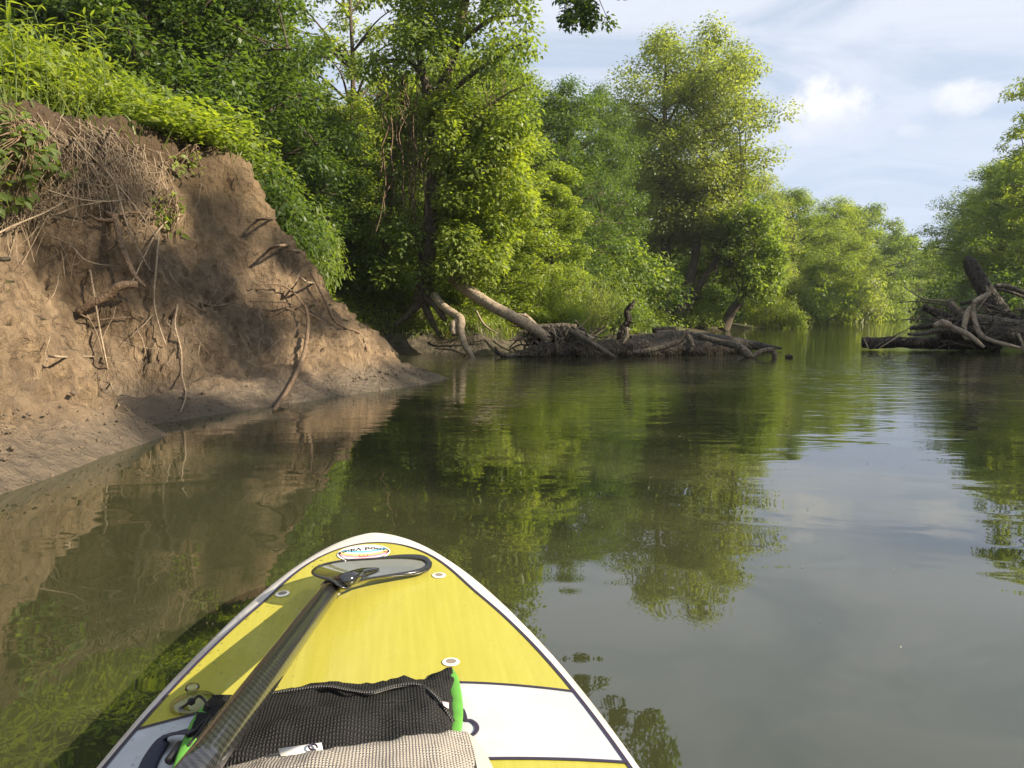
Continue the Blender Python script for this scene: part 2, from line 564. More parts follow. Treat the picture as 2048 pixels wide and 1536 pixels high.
def smooth_path(pts, per=6):
    """Catmull-Rom through rows (columns may carry the radius too)"""
    p = np.asarray(pts, float)
    if len(p) < 3:
        t = np.linspace(0, 1, per + 1)[:, None]
        return p[0] * (1 - t) + p[-1] * t
    e = np.concatenate([[2 * p[0] - p[1]], p, [2 * p[-1] - p[-2]]])
    out = []
    for k in range(len(p) - 1):
        a, b, c, d = e[k:k + 4]
        for t in np.linspace(0, 1, per, endpoint=False):
            out.append(0.5 * (2 * b + (c - a) * t + (2 * a - 5 * b + 4 * c - d) * t * t + (3 * b - a - 3 * c + d) * t ** 3))
    out.append(p[-1])
    return np.array(out)


# ------------------------------------------------------------------ leaves
def leaf_quads(rng, pos, out, size, wid=0.55, droop=0.35, jit=0.3, upw=0.75):
    """one folded quad per leaf; returns V (4n,3), F (n,4)"""
    n = len(pos)
    nor = out * 0.55 + rng.normal(0, 0.42, (n, 3)) + np.array([0, 0, upw])
    nor /= np.linalg.norm(nor, axis=1, keepdims=True)
    ax = out * 0.7 + rng.normal(0, 0.6, (n, 3)) + np.array([0, 0, -droop])
    ax -= nor * (ax * nor).sum(1, keepdims=True)
    ax /= np.linalg.norm(ax, axis=1, keepdims=True) + 1e-9
    sd = np.cross(nor, ax)
    L = (size * (1 + rng.uniform(-jit, jit, n)))[:, None]
    W = L * wid
    V = np.stack([pos, pos + ax * L * 0.42 + sd * W * 0.5 + nor * L * 0.07, pos + ax * L, pos + ax * L * 0.42 - sd * W * 0.5 + nor * L * 0.07], 1)
    F = np.arange(4 * n).reshape(n, 4)
    return V.reshape(-1, 3), F


def clump_cloud(rng, centers, radii, counts, size, flat=0.62, **kw):
    centers = np.asarray(centers)
    counts = np.asarray(counts, int)
    idx = np.repeat(np.arange(len(centers)), counts)
    n = len(idx)
    d = rng.normal(0, 1, (n, 3))
    d /= np.linalg.norm(d, axis=1, keepdims=True)
    r = rng.uniform(0, 1, n) ** 0.45
    off = d * r[:, None] * np.asarray(radii)[idx][:, None]
    off[:, 2] *= flat
    off[:, 2] -= (off[:, 0] ** 2 + off[:, 1] ** 2) / (np.asarray(radii)[idx] + 1e-6) * 0.25
    pos = centers[idx] + off
    V, F = leaf_quads(rng, pos, d, size if np.ndim(size) == 0 else size[idx], **kw)
    ct = rng.uniform(0, 1, len(centers))
    tint = np.clip(0.55 * ct[idx] + 0.45 * rng.uniform(0, 1, n), 0, 1)
    return V, F, np.repeat(tint, 4)


def profile_fn(name):
    tabs = {
        'oval': ([0, .12, .35, .6, .8, .93, 1.0], [.45, .8, 1, .95, .72, .42, .12]),
        'column': ([0, .1, .4, .7, .9, 1.0], [.75, 1, .95, .75, .5, .15]),
        'broad': ([0, .15, .4, .65, .85, 1.0], [.7, 1, 1.0, .92, .68, .25]),
        'vase': ([0, .2, .5, .75, .9, 1.0], [.35, .65, .95, 1, .75, .3]),
    }
    a, b = tabs[name]
    return lambda t: np.interp(t, a, b)


def make_tree(name, seed, H, r, base, stems, n_limbs, leaves, leaf, prof='broad', clump_r=0.55, mat='leaf_mid', bark='bark', twig=True,
              flat=0.62, wid=0.55, sub=5):
    """template tree: children trunk and crown; stems = list of [(x, y, z, radius), ...]"""
    rng = np.random.RandomState(seed)
    pf = profile_fn(prof)
    mb = MB()
    cen, rad = [], []
    paths = []
    for st in stems:
        p = smooth_path(st, 7)
        p[:, :2] += np.cumsum(rng.normal(0, 0.015 * H / 10, (len(p), 2)), 0) * np.linspace(0, 1, len(p))[:, None]
        paths.append(p)
        mb.tube(p[:, :3], p[:, 3] * (1 + 0.5 * np.exp(-np.arange(len(p)) * 0.9)), 9, 0.10, seed)
    ga = rng.uniform(0, 6.28)
    for k in range(n_limbs):
        p = paths[k % len(paths)]
        zt = base + (H * 0.985 - base) * ((k + rng.uniform(0, .9)) / n_limbs)
        top = p[-1, 2]
        t = (zt - base) / (H - base)
        ga += 2.399 + rng.uniform(-.4, .4)
        ez = rng.uniform(0.15, 0.7) + 0.5 * t
        ln = r * pf(t) * rng.uniform(0.72, 1.15)
        z0 = min(max(zt - ln * ez * 0.55, p[0, 2] + 0.1), top)
        i0 = int(np.argmin(np.abs(p[:, 2] - z0)))
        s = p[i0, :3]
        tip = np.array([0, 0, 0.0])
        ax = np.array([np.mean([q[-1, 0] for q in paths]) * t * 0.7, np.mean([q[-1, 1] for q in paths]) * t * 0.7])
        tip[:2] = ax + ln * np.array([math.cos(ga), math.sin(ga)])
        tip[2] = zt + rng.uniform(-.2, .2)
        mid = (s + tip) / 2 + np.array([0, 0, 0.12 * ln]) + rng.normal(0, .06 * ln, 3)
        lp = smooth_path([s, mid, tip], 6)
        r0 = max(0.012, min(p[i0, 3] * 0.55, 0.028 * ln))
        mb.tube(lp, np.linspace(r0, 0.008, len(lp)), 5, cap=False)
        cen.append(tip)
        rad.append(clump_r * rng.uniform(.7, 1.25))
        for _ in range(sub):
            f = rng.uniform(0.30, 0.98)
            j = int(f * (len(lp) - 1))
            d = rng.normal(0, 1, 3) * np.array([1, 1, .55]) + np.array([0, 0, .15])
            d /= np.linalg.norm(d)
            e = lp[j] + d * rng.uniform(0.14, 0.40) * max(ln, r * 0.45)
            mb.tube([lp[j], (lp[j] + e) / 2 + rng.normal(0, .04, 3), e], [r0 * .45, r0 * .3, 0.005], 4, cap=False)
            cen.append(e)
            rad.append(clump_r * rng.uniform(.55, 1.2))
    cen, rad = np.array(cen), np.array(rad)
    ok = cen[:, 2] > 0.15
    cen, rad = cen[ok], rad[ok]
    wts = rad ** 2
    cnt = np.maximum(8, (leaves * wts / wts.sum())).astype(int)
    V, F, T = clump_cloud(rng, cen, rad, cnt, leaf, flat, wid=wid)
    # loose single leaves between the clumps break up the outline
    root = bpy.data.objects.new(name, None)
    COL.objects.link(root)
    tr = mb.build('trunk', M[bark], root)
    cr = mk('crown', V, F, M[mat], root, tint=T)
    cr['kind'] = 'stuff'
    root['H'], root['r'] = float(H), float(r)
    return root


USED = set()


def place(tpl, px, Y, top, halfw, label, cat='tree', group=None, rz=0.0, sink=0.05, X=None, name=None, mat=None, fat=None, basez=None):
    """copies the template (or moves it the first time) so that its top reaches photo row 'top' at depth Y"""
    X = (px - 1024) / FPX * Y * 1.0 if X is None else X
    zb = (gz1(X, Y) if basez is None else basez) - sink
    zt = at(px, top, Y)[2] if top is not None else zb + tpl['H']
    sz = (zt - zb) / tpl['H']
    sx = halfw / tpl['r']
    if tpl.name in USED:
        o = tpl.copy()
        COL.objects.link(o)
        kids = []
        for ch in tpl.children:
            c = ch.copy()
            COL.objects.link(c)
            c.parent = o
            kids.append(c)
    else:
        o = tpl
        USED.add(tpl.name)
        kids = list(tpl.children)
    if mat:
        for c in kids:
            if c.name.startswith(('crown', 'foliage')):
                c.material_slots[0].link = 'OBJECT'
                c.material_slots[0].material = M[mat]
    o.location = (X, Y, zb)
    o.rotation_euler = (0, 0, rz)
    o.scale = (sx, sx if fat is None else fat, sz)
    if 'group' in o:
        del o['group']
    tag(o, label, cat, group)
    return o


# ------------------------------------------------------------------ tree templates
T_broad = make_tree('broadleaf_tree', 11, 12.5, 3.6, 1.2, [[(0, 0, 0, .20), (.15, .1, 4, .16), (-.1, .2, 8, .10), (.1, 0, 12, .03)]], 54, 56000, 0.14,
                    'broad', 0.80, sub=6)
T_oval = make_tree('oval_tree', 12, 12.0, 3.0, 0.8, [[(0, 0, 0, .17), (-.2, .1, 4, .13), (.1, -.1, 8, .08), (.05, 0, 11.6, .025)]], 52, 52000, 0.125,
                   'oval', 0.68, sub=6)
T_col = make_tree('slender_tree', 13, 9.0, 1.7, 0.3, [[(0, 0, 0, .11), (.1, .05, 3, .08), (-.05, 0, 8.7, .02)]], 40, 26000, 0.13, 'column', 0.50, 'leaf_bright', flat=0.5)
T_cotton = make_tree('cottonwood_tree', 14, 14.0, 3.4, 4.2,
                     [[(-.3, 0, 0, .30), (-.35, .1, 3, .25), (-.5, 0, 8, .15), (-.45, .1, 13.6, .03)],
                      [(.1, -.1, 0, .25), (.75, -.2, 2.5, .21), (1.15, 0, 6, .14), (1.2, 0, 12.3, .03)],
                      [(.3, -.2, 0, .18), (1.1, -.3, 1.9, .15), (2.4, -.3, 4.2, .11), (3.2, .1, 6.2, .05)]], 76, 78000, 0.145, 'vase', 0.80, 'leaf_mid', sub=7)
T_near = make_tree('shade_tree', 15, 11.0, 3.4, 0.8, [[(0, 0, 0, .17), (.2, -.2, 3, .14), (-.1, .1, 7, .09), (.1, 0, 10.6, .03)]], 60, 54000, 0.14, 'broad', 0.66,
                   'leaf_dark', sub=6, wid=0.5)
T_far = make_tree('distant_tree', 16, 12.0, 4.2, 0.4, [[(0, 0, 0, .22), (.2, 0, 5, .15), (0, .2, 11.5, .04)]], 46, 36000, 0.23, 'broad', 0.9, 'leaf_far')
T_airy = make_tree('open_crowned_tree', 17, 13.0, 3.2, 3.0, [[(0, 0, 0, .19), (.1, .2, 4, .15), (.3, 0, 8, .1), (.2, .1, 12.6, .03)]], 34, 20000, 0.16, 'vase', 0.50)


def make_shrub(name, seed, H, r, leaves, leaf, mat, n=46, wid=0.5, clump=0.30):
    rng = np.random.RandomState(seed)
    mb = MB()
    cen, rad = [], []
    for k in range(n):
        a = rng.uniform(0, 6.28)
        t = math.sqrt(rng.uniform(0, 1))
        h = H * (1 - 0.62 * t ** 2) * rng.uniform(0.35, 1.0)
        e = np.array([r * t * math.cos(a), r * t * math.sin(a), max(h, 0.12)])
        s = np.array([e[0] * .12, e[1] * .12, 0])
        mb.tube(smooth_path([s, (s + e) / 2 + np.array([0, 0, .12 * H]), e], 4), np.linspace(.016, .004, 9), 4, cap=False)
        cen.append(e)
        rad.append(clump * r * rng.uniform(.7, 1.3))
        for f in (0.55, 0.8):
            cen.append(s + (e - s) * f + rng.normal(0, .1 * r, 3) + np.array([0, 0, .08 * H]))
            rad.append(clump * r * rng.uniform(.5, 1.0))
    cen, rad = np.array(cen), np.array(rad)
    cen[:, 2] = np.maximum(cen[:, 2], 0.1)
    cnt = np.maximum(6, leaves * rad ** 2 / (rad ** 2).sum()).astype(int)
    V, F, T = clump_cloud(rng, cen, rad, cnt, leaf, 0.7, wid=wid)
    root = bpy.data.objects.new(name, None)
    COL.objects.link(root)
    mb.build('stems', M['bark_brown'], root)
    f = mk('foliage', V, F, M[mat], root, tint=T)
    f['kind'] = 'stuff'
    root['H'], root['r'] = float(H), float(r)
    return root


S_bush = make_shrub('leafy_shrub', 31, 1.8, 1.3, 9000, 0.085, 'leaf_bright')
S_wide = make_shrub('spreading_shrub', 32, 1.5, 1.6, 9000, 0.075, 'leaf_grey', wid=0.35)
S_dark = make_shrub('shady_shrub', 33, 1.7, 1.3, 8000, 0.10, 'leaf_dark')
S_near = make_shrub('broadleaf_shrub', 35, 1.8, 1.3, 3000, 0.165, 'leaf_mid', wid=.52)
S_lance = make_shrub('lance_leaved_shrub', 36, 1.6, 1.4, 3400, 0.20, 'leaf_mid', wid=.26)
S_far = make_shrub('distant_shrub', 34, 3.0, 2.6, 7000, 0.22, 'leaf_far')


# ------------------------------------------------------------------ the vine-hung tree on the cove (unique)
def vine_tree():
    rng = np.random.RandomState(51)
    Y0 = 15.0
    bx = (846 - 1024) / FPX * Y0
    base = np.array([bx, Y0, gz1(bx, Y0) - 0.1])
    root = empty('vine_covered_tree', tuple(base), 'tall dark-trunked tree hung with leafy vines at the head of the cove', 'tree')

    def path(pts):
        return smooth_path([list(at(a, b, y)) + [r] for a, b, y, r in pts], 6)
    mb = MB()
    trunk = path([(846, 605, 15, .24), (852, 545, 15, .17), (860, 470, 15, .15), (866, 380, 15, .15), (870, 300, 15.1, .14), (874, 215, 15.2, .13),
                  (905, 110, 15.3, .11), (930, 0, 15.4, .09), (950, -160, 15.4, .06), (960, -330, 15.4, .02)])
    mb.tube(trunk[:, :3], trunk[:, 3], 10, .15, 3)
    lf = path([(872, 240, 15.1, .11), (850, 165, 15.0, .085), (838, 90, 15.0, .07), (842, -20, 15, .06), (835, -150, 15, .04)])
    mb.tube(lf[:, :3], lf[:, 3], 8, .1, 4)
    lm = path([(868, 185, 15.1, .06), (825, 128, 14.9, .05), (785, 122, 14.7, .045), (750, 120, 14.6, .03)])
    mb.tube(lm[:, :3], lm[:, 3], 7, .1, 5)
    for pts in ([(876, 210, 15.2, .07), (930, 160, 14.8, .05), (1000, 110, 14.5, .03), (1060, 80, 14.2, .012)],
                [(870, 300, 15, .06), (935, 245, 14.6, .04), (1010, 190, 14.3, .02), (1050, 170, 14.2, .01)],
                [(930, 0, 15.4, .07), (1000, -60, 14.6, .05), (1060, -90, 13.6, .035), (1120, -80, 12.2, .025)],
                [(905, 100, 15.3, .06), (980, 40, 15, .04), (1040, 30, 14.8, .015)],
                [(842, -20, 15, .05), (780, -70, 14.6, .03), (720, -60, 14.3, .015)]):
        q = path(pts)
        mb.tube(q[:, :3], q[:, 3], 6, cap=False)
    mb.build('trunk', M['bark'], root, origin=base)
    cen, rad = [], []

    def blobs(n, x0, x1, y0, y1, Ya, Yb, r0, r1, shape=None):
        k = 0
        while k < n:
            a, b = rng.uniform(x0, x1), rng.uniform(y0, y1)
            if shape and not shape(a, b):
                continue
            cen.append(at(a, b, rng.uniform(Ya, Yb)))
            rad.append(rng.uniform(r0, r1))
            k += 1
    # vine drapery right of the trunk
    blobs(116, 885, 1055, 215, 560, 14.0, 15.3, .20, .42, lambda a, b: a < 1000 + 55 * math.sin((b - 200) / 95) and a > 880 + 0.10 * (b - 215))
    blobs(16, 860, 905, 170, 330, 14.5, 15.0, .16, .28)
    blobs(12, 885, 940, 460, 550, 14.0, 14.6, .16, .28)
    n_dr = len(cen)
    # upper airy crown
    blobs(74, 880, 1075, -60, 250, 14.0, 16.0, .16, .36, lambda a, b: a < 1075 - 0.12 * max(0, b - 120))
    blobs(40, 790, 900, -80, 90, 14.2, 15.8, .20, .36)
    blobs(60, 740, 1130, -420, -60, 13.6, 16.2, .25, .5)
    blobs(12, 720, 820, 85, 150, 14.3, 15.0, .14, .26)
    # left: thin vine strands with few leaves
    blobs(22, 765, 845, 150, 460, 14.6, 15.5, .12, .26)
    blobs(26, 700, 850, 420, 560, 14.4, 15.8, .18, .36)
    cen, rad = np.array(cen), np.array(rad)
    cnt = (rad ** 2 * 1900).astype(int) + 10
    V, F, T = clump_cloud(rng, cen[:n_dr], rad[:n_dr] * 0.95, cnt[:n_dr], 0.10, 0.9, droop=0.9)
    cr = mk('vine_drapery', V - base, F, M['leaf_bright'], root, tint=T)
    cr['kind'] = 'stuff'
    cnt = (rad ** 2 * 1500).astype(int) + 8
    V, F, T = clump_cloud(rng, cen[n_dr:], rad[n_dr:] * 1.25, cnt[n_dr:], 0.095, 0.8, droop=0.6)
    cr = mk('crown', V - base, F, M['leaf_mid'], root, tint=T)
    cr['kind'] = 'stuff'
    # the limb that hangs over the river
    cen, rad = [], []
    for k in range(34):
        u = rng.uniform(0, 1)
        c = at(rng.uniform(1105, 1195) + 25 * u, -130 + 190 * u ** 0.8 + rng.uniform(-25, 5), rng.uniform(11.0, 11.8))
        cen.append(c)
        rad.append(rng.uniform(.08, .17))
    for k in range(36):
        c = np.array([rng.uniform(0.9, 2.5), rng.uniform(10.4, 11.6), rng.uniform(5.6, 6.9)])
        cen.append(c)
        rad.append(rng.uniform(.10, .24))
    mb = MB()
    hub = at(1080, -180, 12.2)
    st = at(1000, -60, 14.6)
    mb.tube(smooth_path([list(st) + [.05], list((st + hub) / 2 + np.array([0, 0, .2])) + [.042], list(hub) + [.035]], 6)[:, :3], np.linspace(.05, .03, 13), 6)
    for c in cen[::2]:
        mb.tube(smooth_path([hub, (hub + c) / 2 + np.array([0, 0, .3]), c], 5), np.linspace(.018, .004, 11), 4, cap=False)
    lb = mb.build('overhanging_limb', M['bark'], root, origin=base)
    cen, rad = np.array(cen), np.array(rad)
    V, F, T = clump_cloud(rng, cen, rad, (rad ** 2 * 2600).astype(int) + 12, 0.075, 0.9, droop=0.5, wid=0.7)
    lv = mk('limb_leaves', V - base, F, M['leaf_dark'], lb, tint=T)
    lv['kind'] = 'stuff'
    # dead hanging vine strands
    mb = MB()
    for k in range(70):
        a = rng.choice([rng.uniform(765, 850), rng.uniform(880, 1000)], p=[.65, .35])
        b0 = rng.uniform(90, 330)
        ln = rng.uniform(60, 260)
        Yv = rng.uniform(14.3, 15.4)
        pts = [at(a + rng.normal(0, 5) + dx, b0 + ln * t, Yv) for t, dx in zip(np.linspace(0, 1, 6), np.cumsum(rng.normal(0, 5, 6)))]
        mb.tube(smooth_path(pts, 3), np.full(16, rng.uniform(.005, .012)), 4, cap=False)
    vs = mb.build('hanging_vines', M['root_brown'], root, origin=base)
    vs['kind'] = 'stuff'
    # buttress roots where the bank has washed away below the stem
    for k, pts in enumerate([[(846, 600, 15, .10), (862, 640, 14.6, .07), (880, 672, 14.4, .04)], [(850, 590, 14.9, .12), (872, 610, 14.5, .09), (890, 640, 14.2, .05)],
                             [(842, 600, 15, .1), (815, 630, 14.8, .07), (790, 650, 14.7, .03)]]):
        q = path(pts)
        m2 = MB().tube(q[:, :3], q[:, 3], 8, .15, k)
        m2.build('root', M['bark'], root, origin=base)
    return root


vine_tree()

# a leaning dead stem wrapped in vines, left of it
def vine_stem():
    rng = np.random.RandomState(52)
    pts = smooth_path([list(at(a, b, y)) + [r] for a, b, y, r in [(762, 560, 15.5, .09), (772, 450, 15.4, .085), (786, 330, 15.3, .08), (800, 235, 15.2, .06), (806, 150, 15.1, .03)]], 8)
    base = pts[0, :3]
    root = empty('vine_wrapped_stem', tuple(base), 'slim reddish-brown stem wrapped in dead vines, leaning left of the vine-hung tree', 'dead tree')
    MB().tube(pts[:, :3], pts[:, 3], 8, .2, 8).build('trunk', M['bark_brown'], root, origin=base)
    mb = MB()
    for k in range(46):
        i = rng.randint(4, len(pts) - 4)
        c = pts[i, :3] + rng.normal(0, .12, 3)
        e = c + np.array([rng.normal(0, .35), rng.normal(0, .3), -rng.uniform(.2, 1.3)])
        mb.tube(smooth_path([pts[i, :3], c, (c + e) / 2 + rng.normal(0, .08, 3), e], 3), np.full(10, rng.uniform(.004, .010)), 4, cap=False)
    o = mb.build('dead_vines', M['root_brown'], root, origin=base)
    o['kind'] = 'stuff'
    cen = pts[rng.randint(4, len(pts), 30), :3] + rng.normal(0, .35, (30, 3))
    V, F, T = clump_cloud(rng, cen, np.full(30, .2), np.full(30, 40), .09, 1.0)
    o = mk('vine_leaves', V - base, F, M['leaf_mid'], root, tint=T)
    o['kind'] = 'stuff'


vine_stem()

# ------------------------------------------------------------------ moist river air: one closed box round the whole scene
hv = [(x, y, z) for x in (-290, 330) for y in (-80, 420) for z in (-3, 40)]
haze = mk('haze', hv, np.array([[0, 1, 3, 2], [4, 6, 7, 5], [0, 4, 5, 1], [2, 3, 7, 6], [0, 2, 6, 4], [1, 5, 7, 3]]))
m, n = material('river_haze')
n.t.links.new(n.add('ShaderNodeVolumePrincipled', {'Color': (.92, .95, 1.0), 'Density': 0.0006, 'Anisotropy': 0.2}).outputs[0], n.add('ShaderNodeOutputMaterial').inputs['Volume'])
haze.data.materials.append(m)
tag(haze, 'thin pale haze hanging in the air over the river', 'haze', kind='stuff')

# ------------------------------------------------------------------ trees, near to far
GN = 'shade trees crowding the top of the bare bank'
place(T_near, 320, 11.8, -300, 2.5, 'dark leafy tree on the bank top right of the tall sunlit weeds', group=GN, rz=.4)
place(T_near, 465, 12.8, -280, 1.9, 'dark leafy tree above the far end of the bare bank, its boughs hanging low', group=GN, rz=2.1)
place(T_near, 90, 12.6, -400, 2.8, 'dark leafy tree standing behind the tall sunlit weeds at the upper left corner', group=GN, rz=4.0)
place(T_oval, 655, 15.5, 240, 1.5, 'shorter dark tree between the bare bank and the vine-hung tree', group=GN, rz=1.2, mat='leaf_dark')
place(T_airy, 705, 19.0, -120, 2.0, 'thin pale-leaved tree with sky showing through, behind the vine-wrapped stem', rz=.9, mat='leaf_bright')
place(T_col, 1000, 16.6, 235, 1.25, 'bright yellow-green column of foliage hugging the right side of the vine-hung tree', rz=.3)
place(T_col, 1108, 19.5, 322, 0.95, 'narrow bright green tree rising behind the leaning pale log', rz=2.2)
place(T_oval, 1125, 25.0, 172, 2.1, 'round-topped green tree behind the narrow bright green tree', rz=.5)
place(T_oval, 1195, 30.0, 178, 1.9, 'dark green tree squeezed between the round-topped tree and the big cottonwood', rz=3.0, mat='leaf_dark')
place(T_cotton, 1345, 34.0, 62, 3.35, 'tallest tree on the left bank, a pale green cottonwood with three dark stems', rz=0.0, mat='leaf_grey')
place(T_broad, 1180, 38.0, 330, 3.0, 'mid-green tree filling the gap left of the cottonwood stems', rz=1.9)
place(T_oval, 1420, 38.0, 330, 3.2, 'mid-green tree right behind the cottonwood stems', rz=2.6)


def leaning_tree():
    rng = np.random.RandomState(61)
    pts = smooth_path([list(at(a, b, y)) + [r] for a, b, y, r in [(1446, 662, 33.5, .27), (1462, 625, 33.4, .22), (1482, 598, 33.2, .20), (1497, 560, 33, .15), (1500, 510, 32.8, .10), (1495, 450, 32.6, .05)]], 6)
    base = pts[0, :3] - np.array([0, 0, .15])
    root = empty('leaning_tree', tuple(base), 'small dark-trunked tree leaning right over the water beside the cottonwood', 'tree')
    mb = MB().tube(pts[:, :3], pts[:, 3], 9, .15, 2)
    cen, rad = [], []
    while len(cen) < 130:
        a, b = rng.uniform(1415, 1570), rng.uniform(400, 615)
        if abs((a - 1495) / 78) ** 2 + abs((b - 500) / 110) ** 2 > 1 or (b > 560 and a < 1490):
            continue
        cen.append(at(a, b, rng.uniform(31.5, 35)))
        rad.append(rng.uniform(.3, .65))
    for c in cen[::4]:
        s = pts[rng.randint(12, len(pts)), :3]
        mb.tube([s, (s + c) / 2 + rng.normal(0, .15, 3), c], [.05, .03, .01], 4, cap=False)
    mb.build('trunk', M['bark'], root, origin=base)
    V, F, T = clump_cloud(rng, np.array(cen), np.array(rad), np.full(len(cen), 130), .16, .7)
    o = mk('crown', V - base, F, M['leaf_mid'], root, tint=T)
    o['kind'] = 'stuff'


leaning_tree()

GF = 'trees along the far reach of the left bank'
place(T_broad, 1490, 45, 352, 3.0, 'light green tree just right of the big cottonwood, its top against the cloud', group=GF, rz=.2, mat='leaf_grey')
place(T_broad, 1575, 50, 380, 3.3, 'rounded mid-green tree on the far left bank, second beyond the cottonwood', group=GF, rz=3.9)
place(T_oval, 1655, 60, 400, 3.4, 'yellow-green tree at the middle of the far treeline', group=GF, rz=1.0, mat='leaf_bright')
place(T_far, 1725, 78, 408, 4.2, 'darker rounded tree standing highest in the far treeline', group=GF, rz=1.4, mat='leaf_mid')
place(T_far, 1800, 92, 470, 4.6, 'pale green tree stepping down towards the river gap', group=GF, rz=2.6)
place(T_far, 1615, 66, 440, 4.0, 'low green tree in front of the yellow-green far tree', group=GF, rz=5.2)
place(T_far, 1690, 76, 500, 3.6, 'bushy yellowish tree at the water below the darker rounded tree', group=GF, rz=.2, mat='leaf_bright')
place(T_far, 1850, 112, 498, 5.0, 'farthest small tree closing the river gap', group=GF, rz=.6)
place(T_far, 1760, 98, 475, 5.0, 'green tree behind the darker rounded far tree', group=GF, rz=3.6)
place(T_far, 1905, 126, 505, 6.0, 'far tree across the bend, half hidden by the right bank trees', group=GF, rz=3.1)
place(T_far, 1980, 134, 490, 7.0, 'far tree across the bend, fully behind the right bank trees', group=GF, rz=4.1)

GR = 'trees on the right bank'
place(T_broad, 1995, 44, 315, 3.7, 'broad dark tree on the right bank behind the driftwood pile', group=GR, rz=.3)
place(T_airy, 2108, 34, 112, 2.8, 'tall tree at the right edge, its twigs reaching in above the broad dark tree', group=GR, rz=2.3)
place(T_broad, 1940, 52, 385, 3.2, 'smaller green tree at the left end of the right bank trees', group=GR, rz=4.4)
place(T_broad, 2085, 40, 280, 4.0, 'dark tree cut off by the right edge of the view', group=GR, rz=5.4)
place(T_far, 2050, 58, 330, 5.0, 'background tree deep behind the right bank trees', group=GR, rz=1.1)

# the same bank goes on outside the frame: these trees throw the dappled shade
GS = 'right bank trees beyond the frame'
for k, (x, y, h, r, tp) in enumerate([(17.6, -0.2, 14.2, 2.5, T_airy), (18.8, -2.6, 12.0, 1.5, T_airy), (17.2, 3.4, 12.4, 1.7, T_airy), (17.5, 6.8, 10.5, 2.3, T_oval), (18.3, 10.8, 10.5, 2.6, T_oval), (18.6, 14.6, 9.5, 2.4, T_oval),
                                      (21.0, 22.0, 10.5, 3.0, T_broad), (20.5, -6, 7.0, 2.6, T_oval)]):
    place(tp, 0, y, None, r, 'leafy tree on the right bank, outside the view', group=GS, rz=k * 1.3, X=x).scale[2] = h / tp['H']

# forest behind the first row
GB = 'forest trees filling the wood behind the left bank'
rb = random.Random(5)
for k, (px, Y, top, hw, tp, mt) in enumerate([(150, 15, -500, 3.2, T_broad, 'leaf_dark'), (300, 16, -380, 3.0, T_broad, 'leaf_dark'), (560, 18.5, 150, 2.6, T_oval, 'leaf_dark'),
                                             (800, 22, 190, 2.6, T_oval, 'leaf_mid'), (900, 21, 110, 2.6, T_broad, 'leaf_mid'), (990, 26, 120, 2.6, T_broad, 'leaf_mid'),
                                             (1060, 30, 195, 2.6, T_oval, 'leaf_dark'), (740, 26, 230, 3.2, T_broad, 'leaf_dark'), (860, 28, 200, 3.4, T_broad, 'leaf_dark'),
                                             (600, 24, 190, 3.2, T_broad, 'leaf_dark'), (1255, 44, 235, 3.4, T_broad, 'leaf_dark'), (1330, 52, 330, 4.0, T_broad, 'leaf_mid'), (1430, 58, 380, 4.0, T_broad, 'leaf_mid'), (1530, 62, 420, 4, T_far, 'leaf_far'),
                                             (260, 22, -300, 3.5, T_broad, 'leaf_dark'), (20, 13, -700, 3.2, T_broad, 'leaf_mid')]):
    place(tp, px, Y, top, hw, 'green forest tree standing in the wood behind the bank-side trees', group=GB, rz=rb.uniform(0, 6), mat=mt)

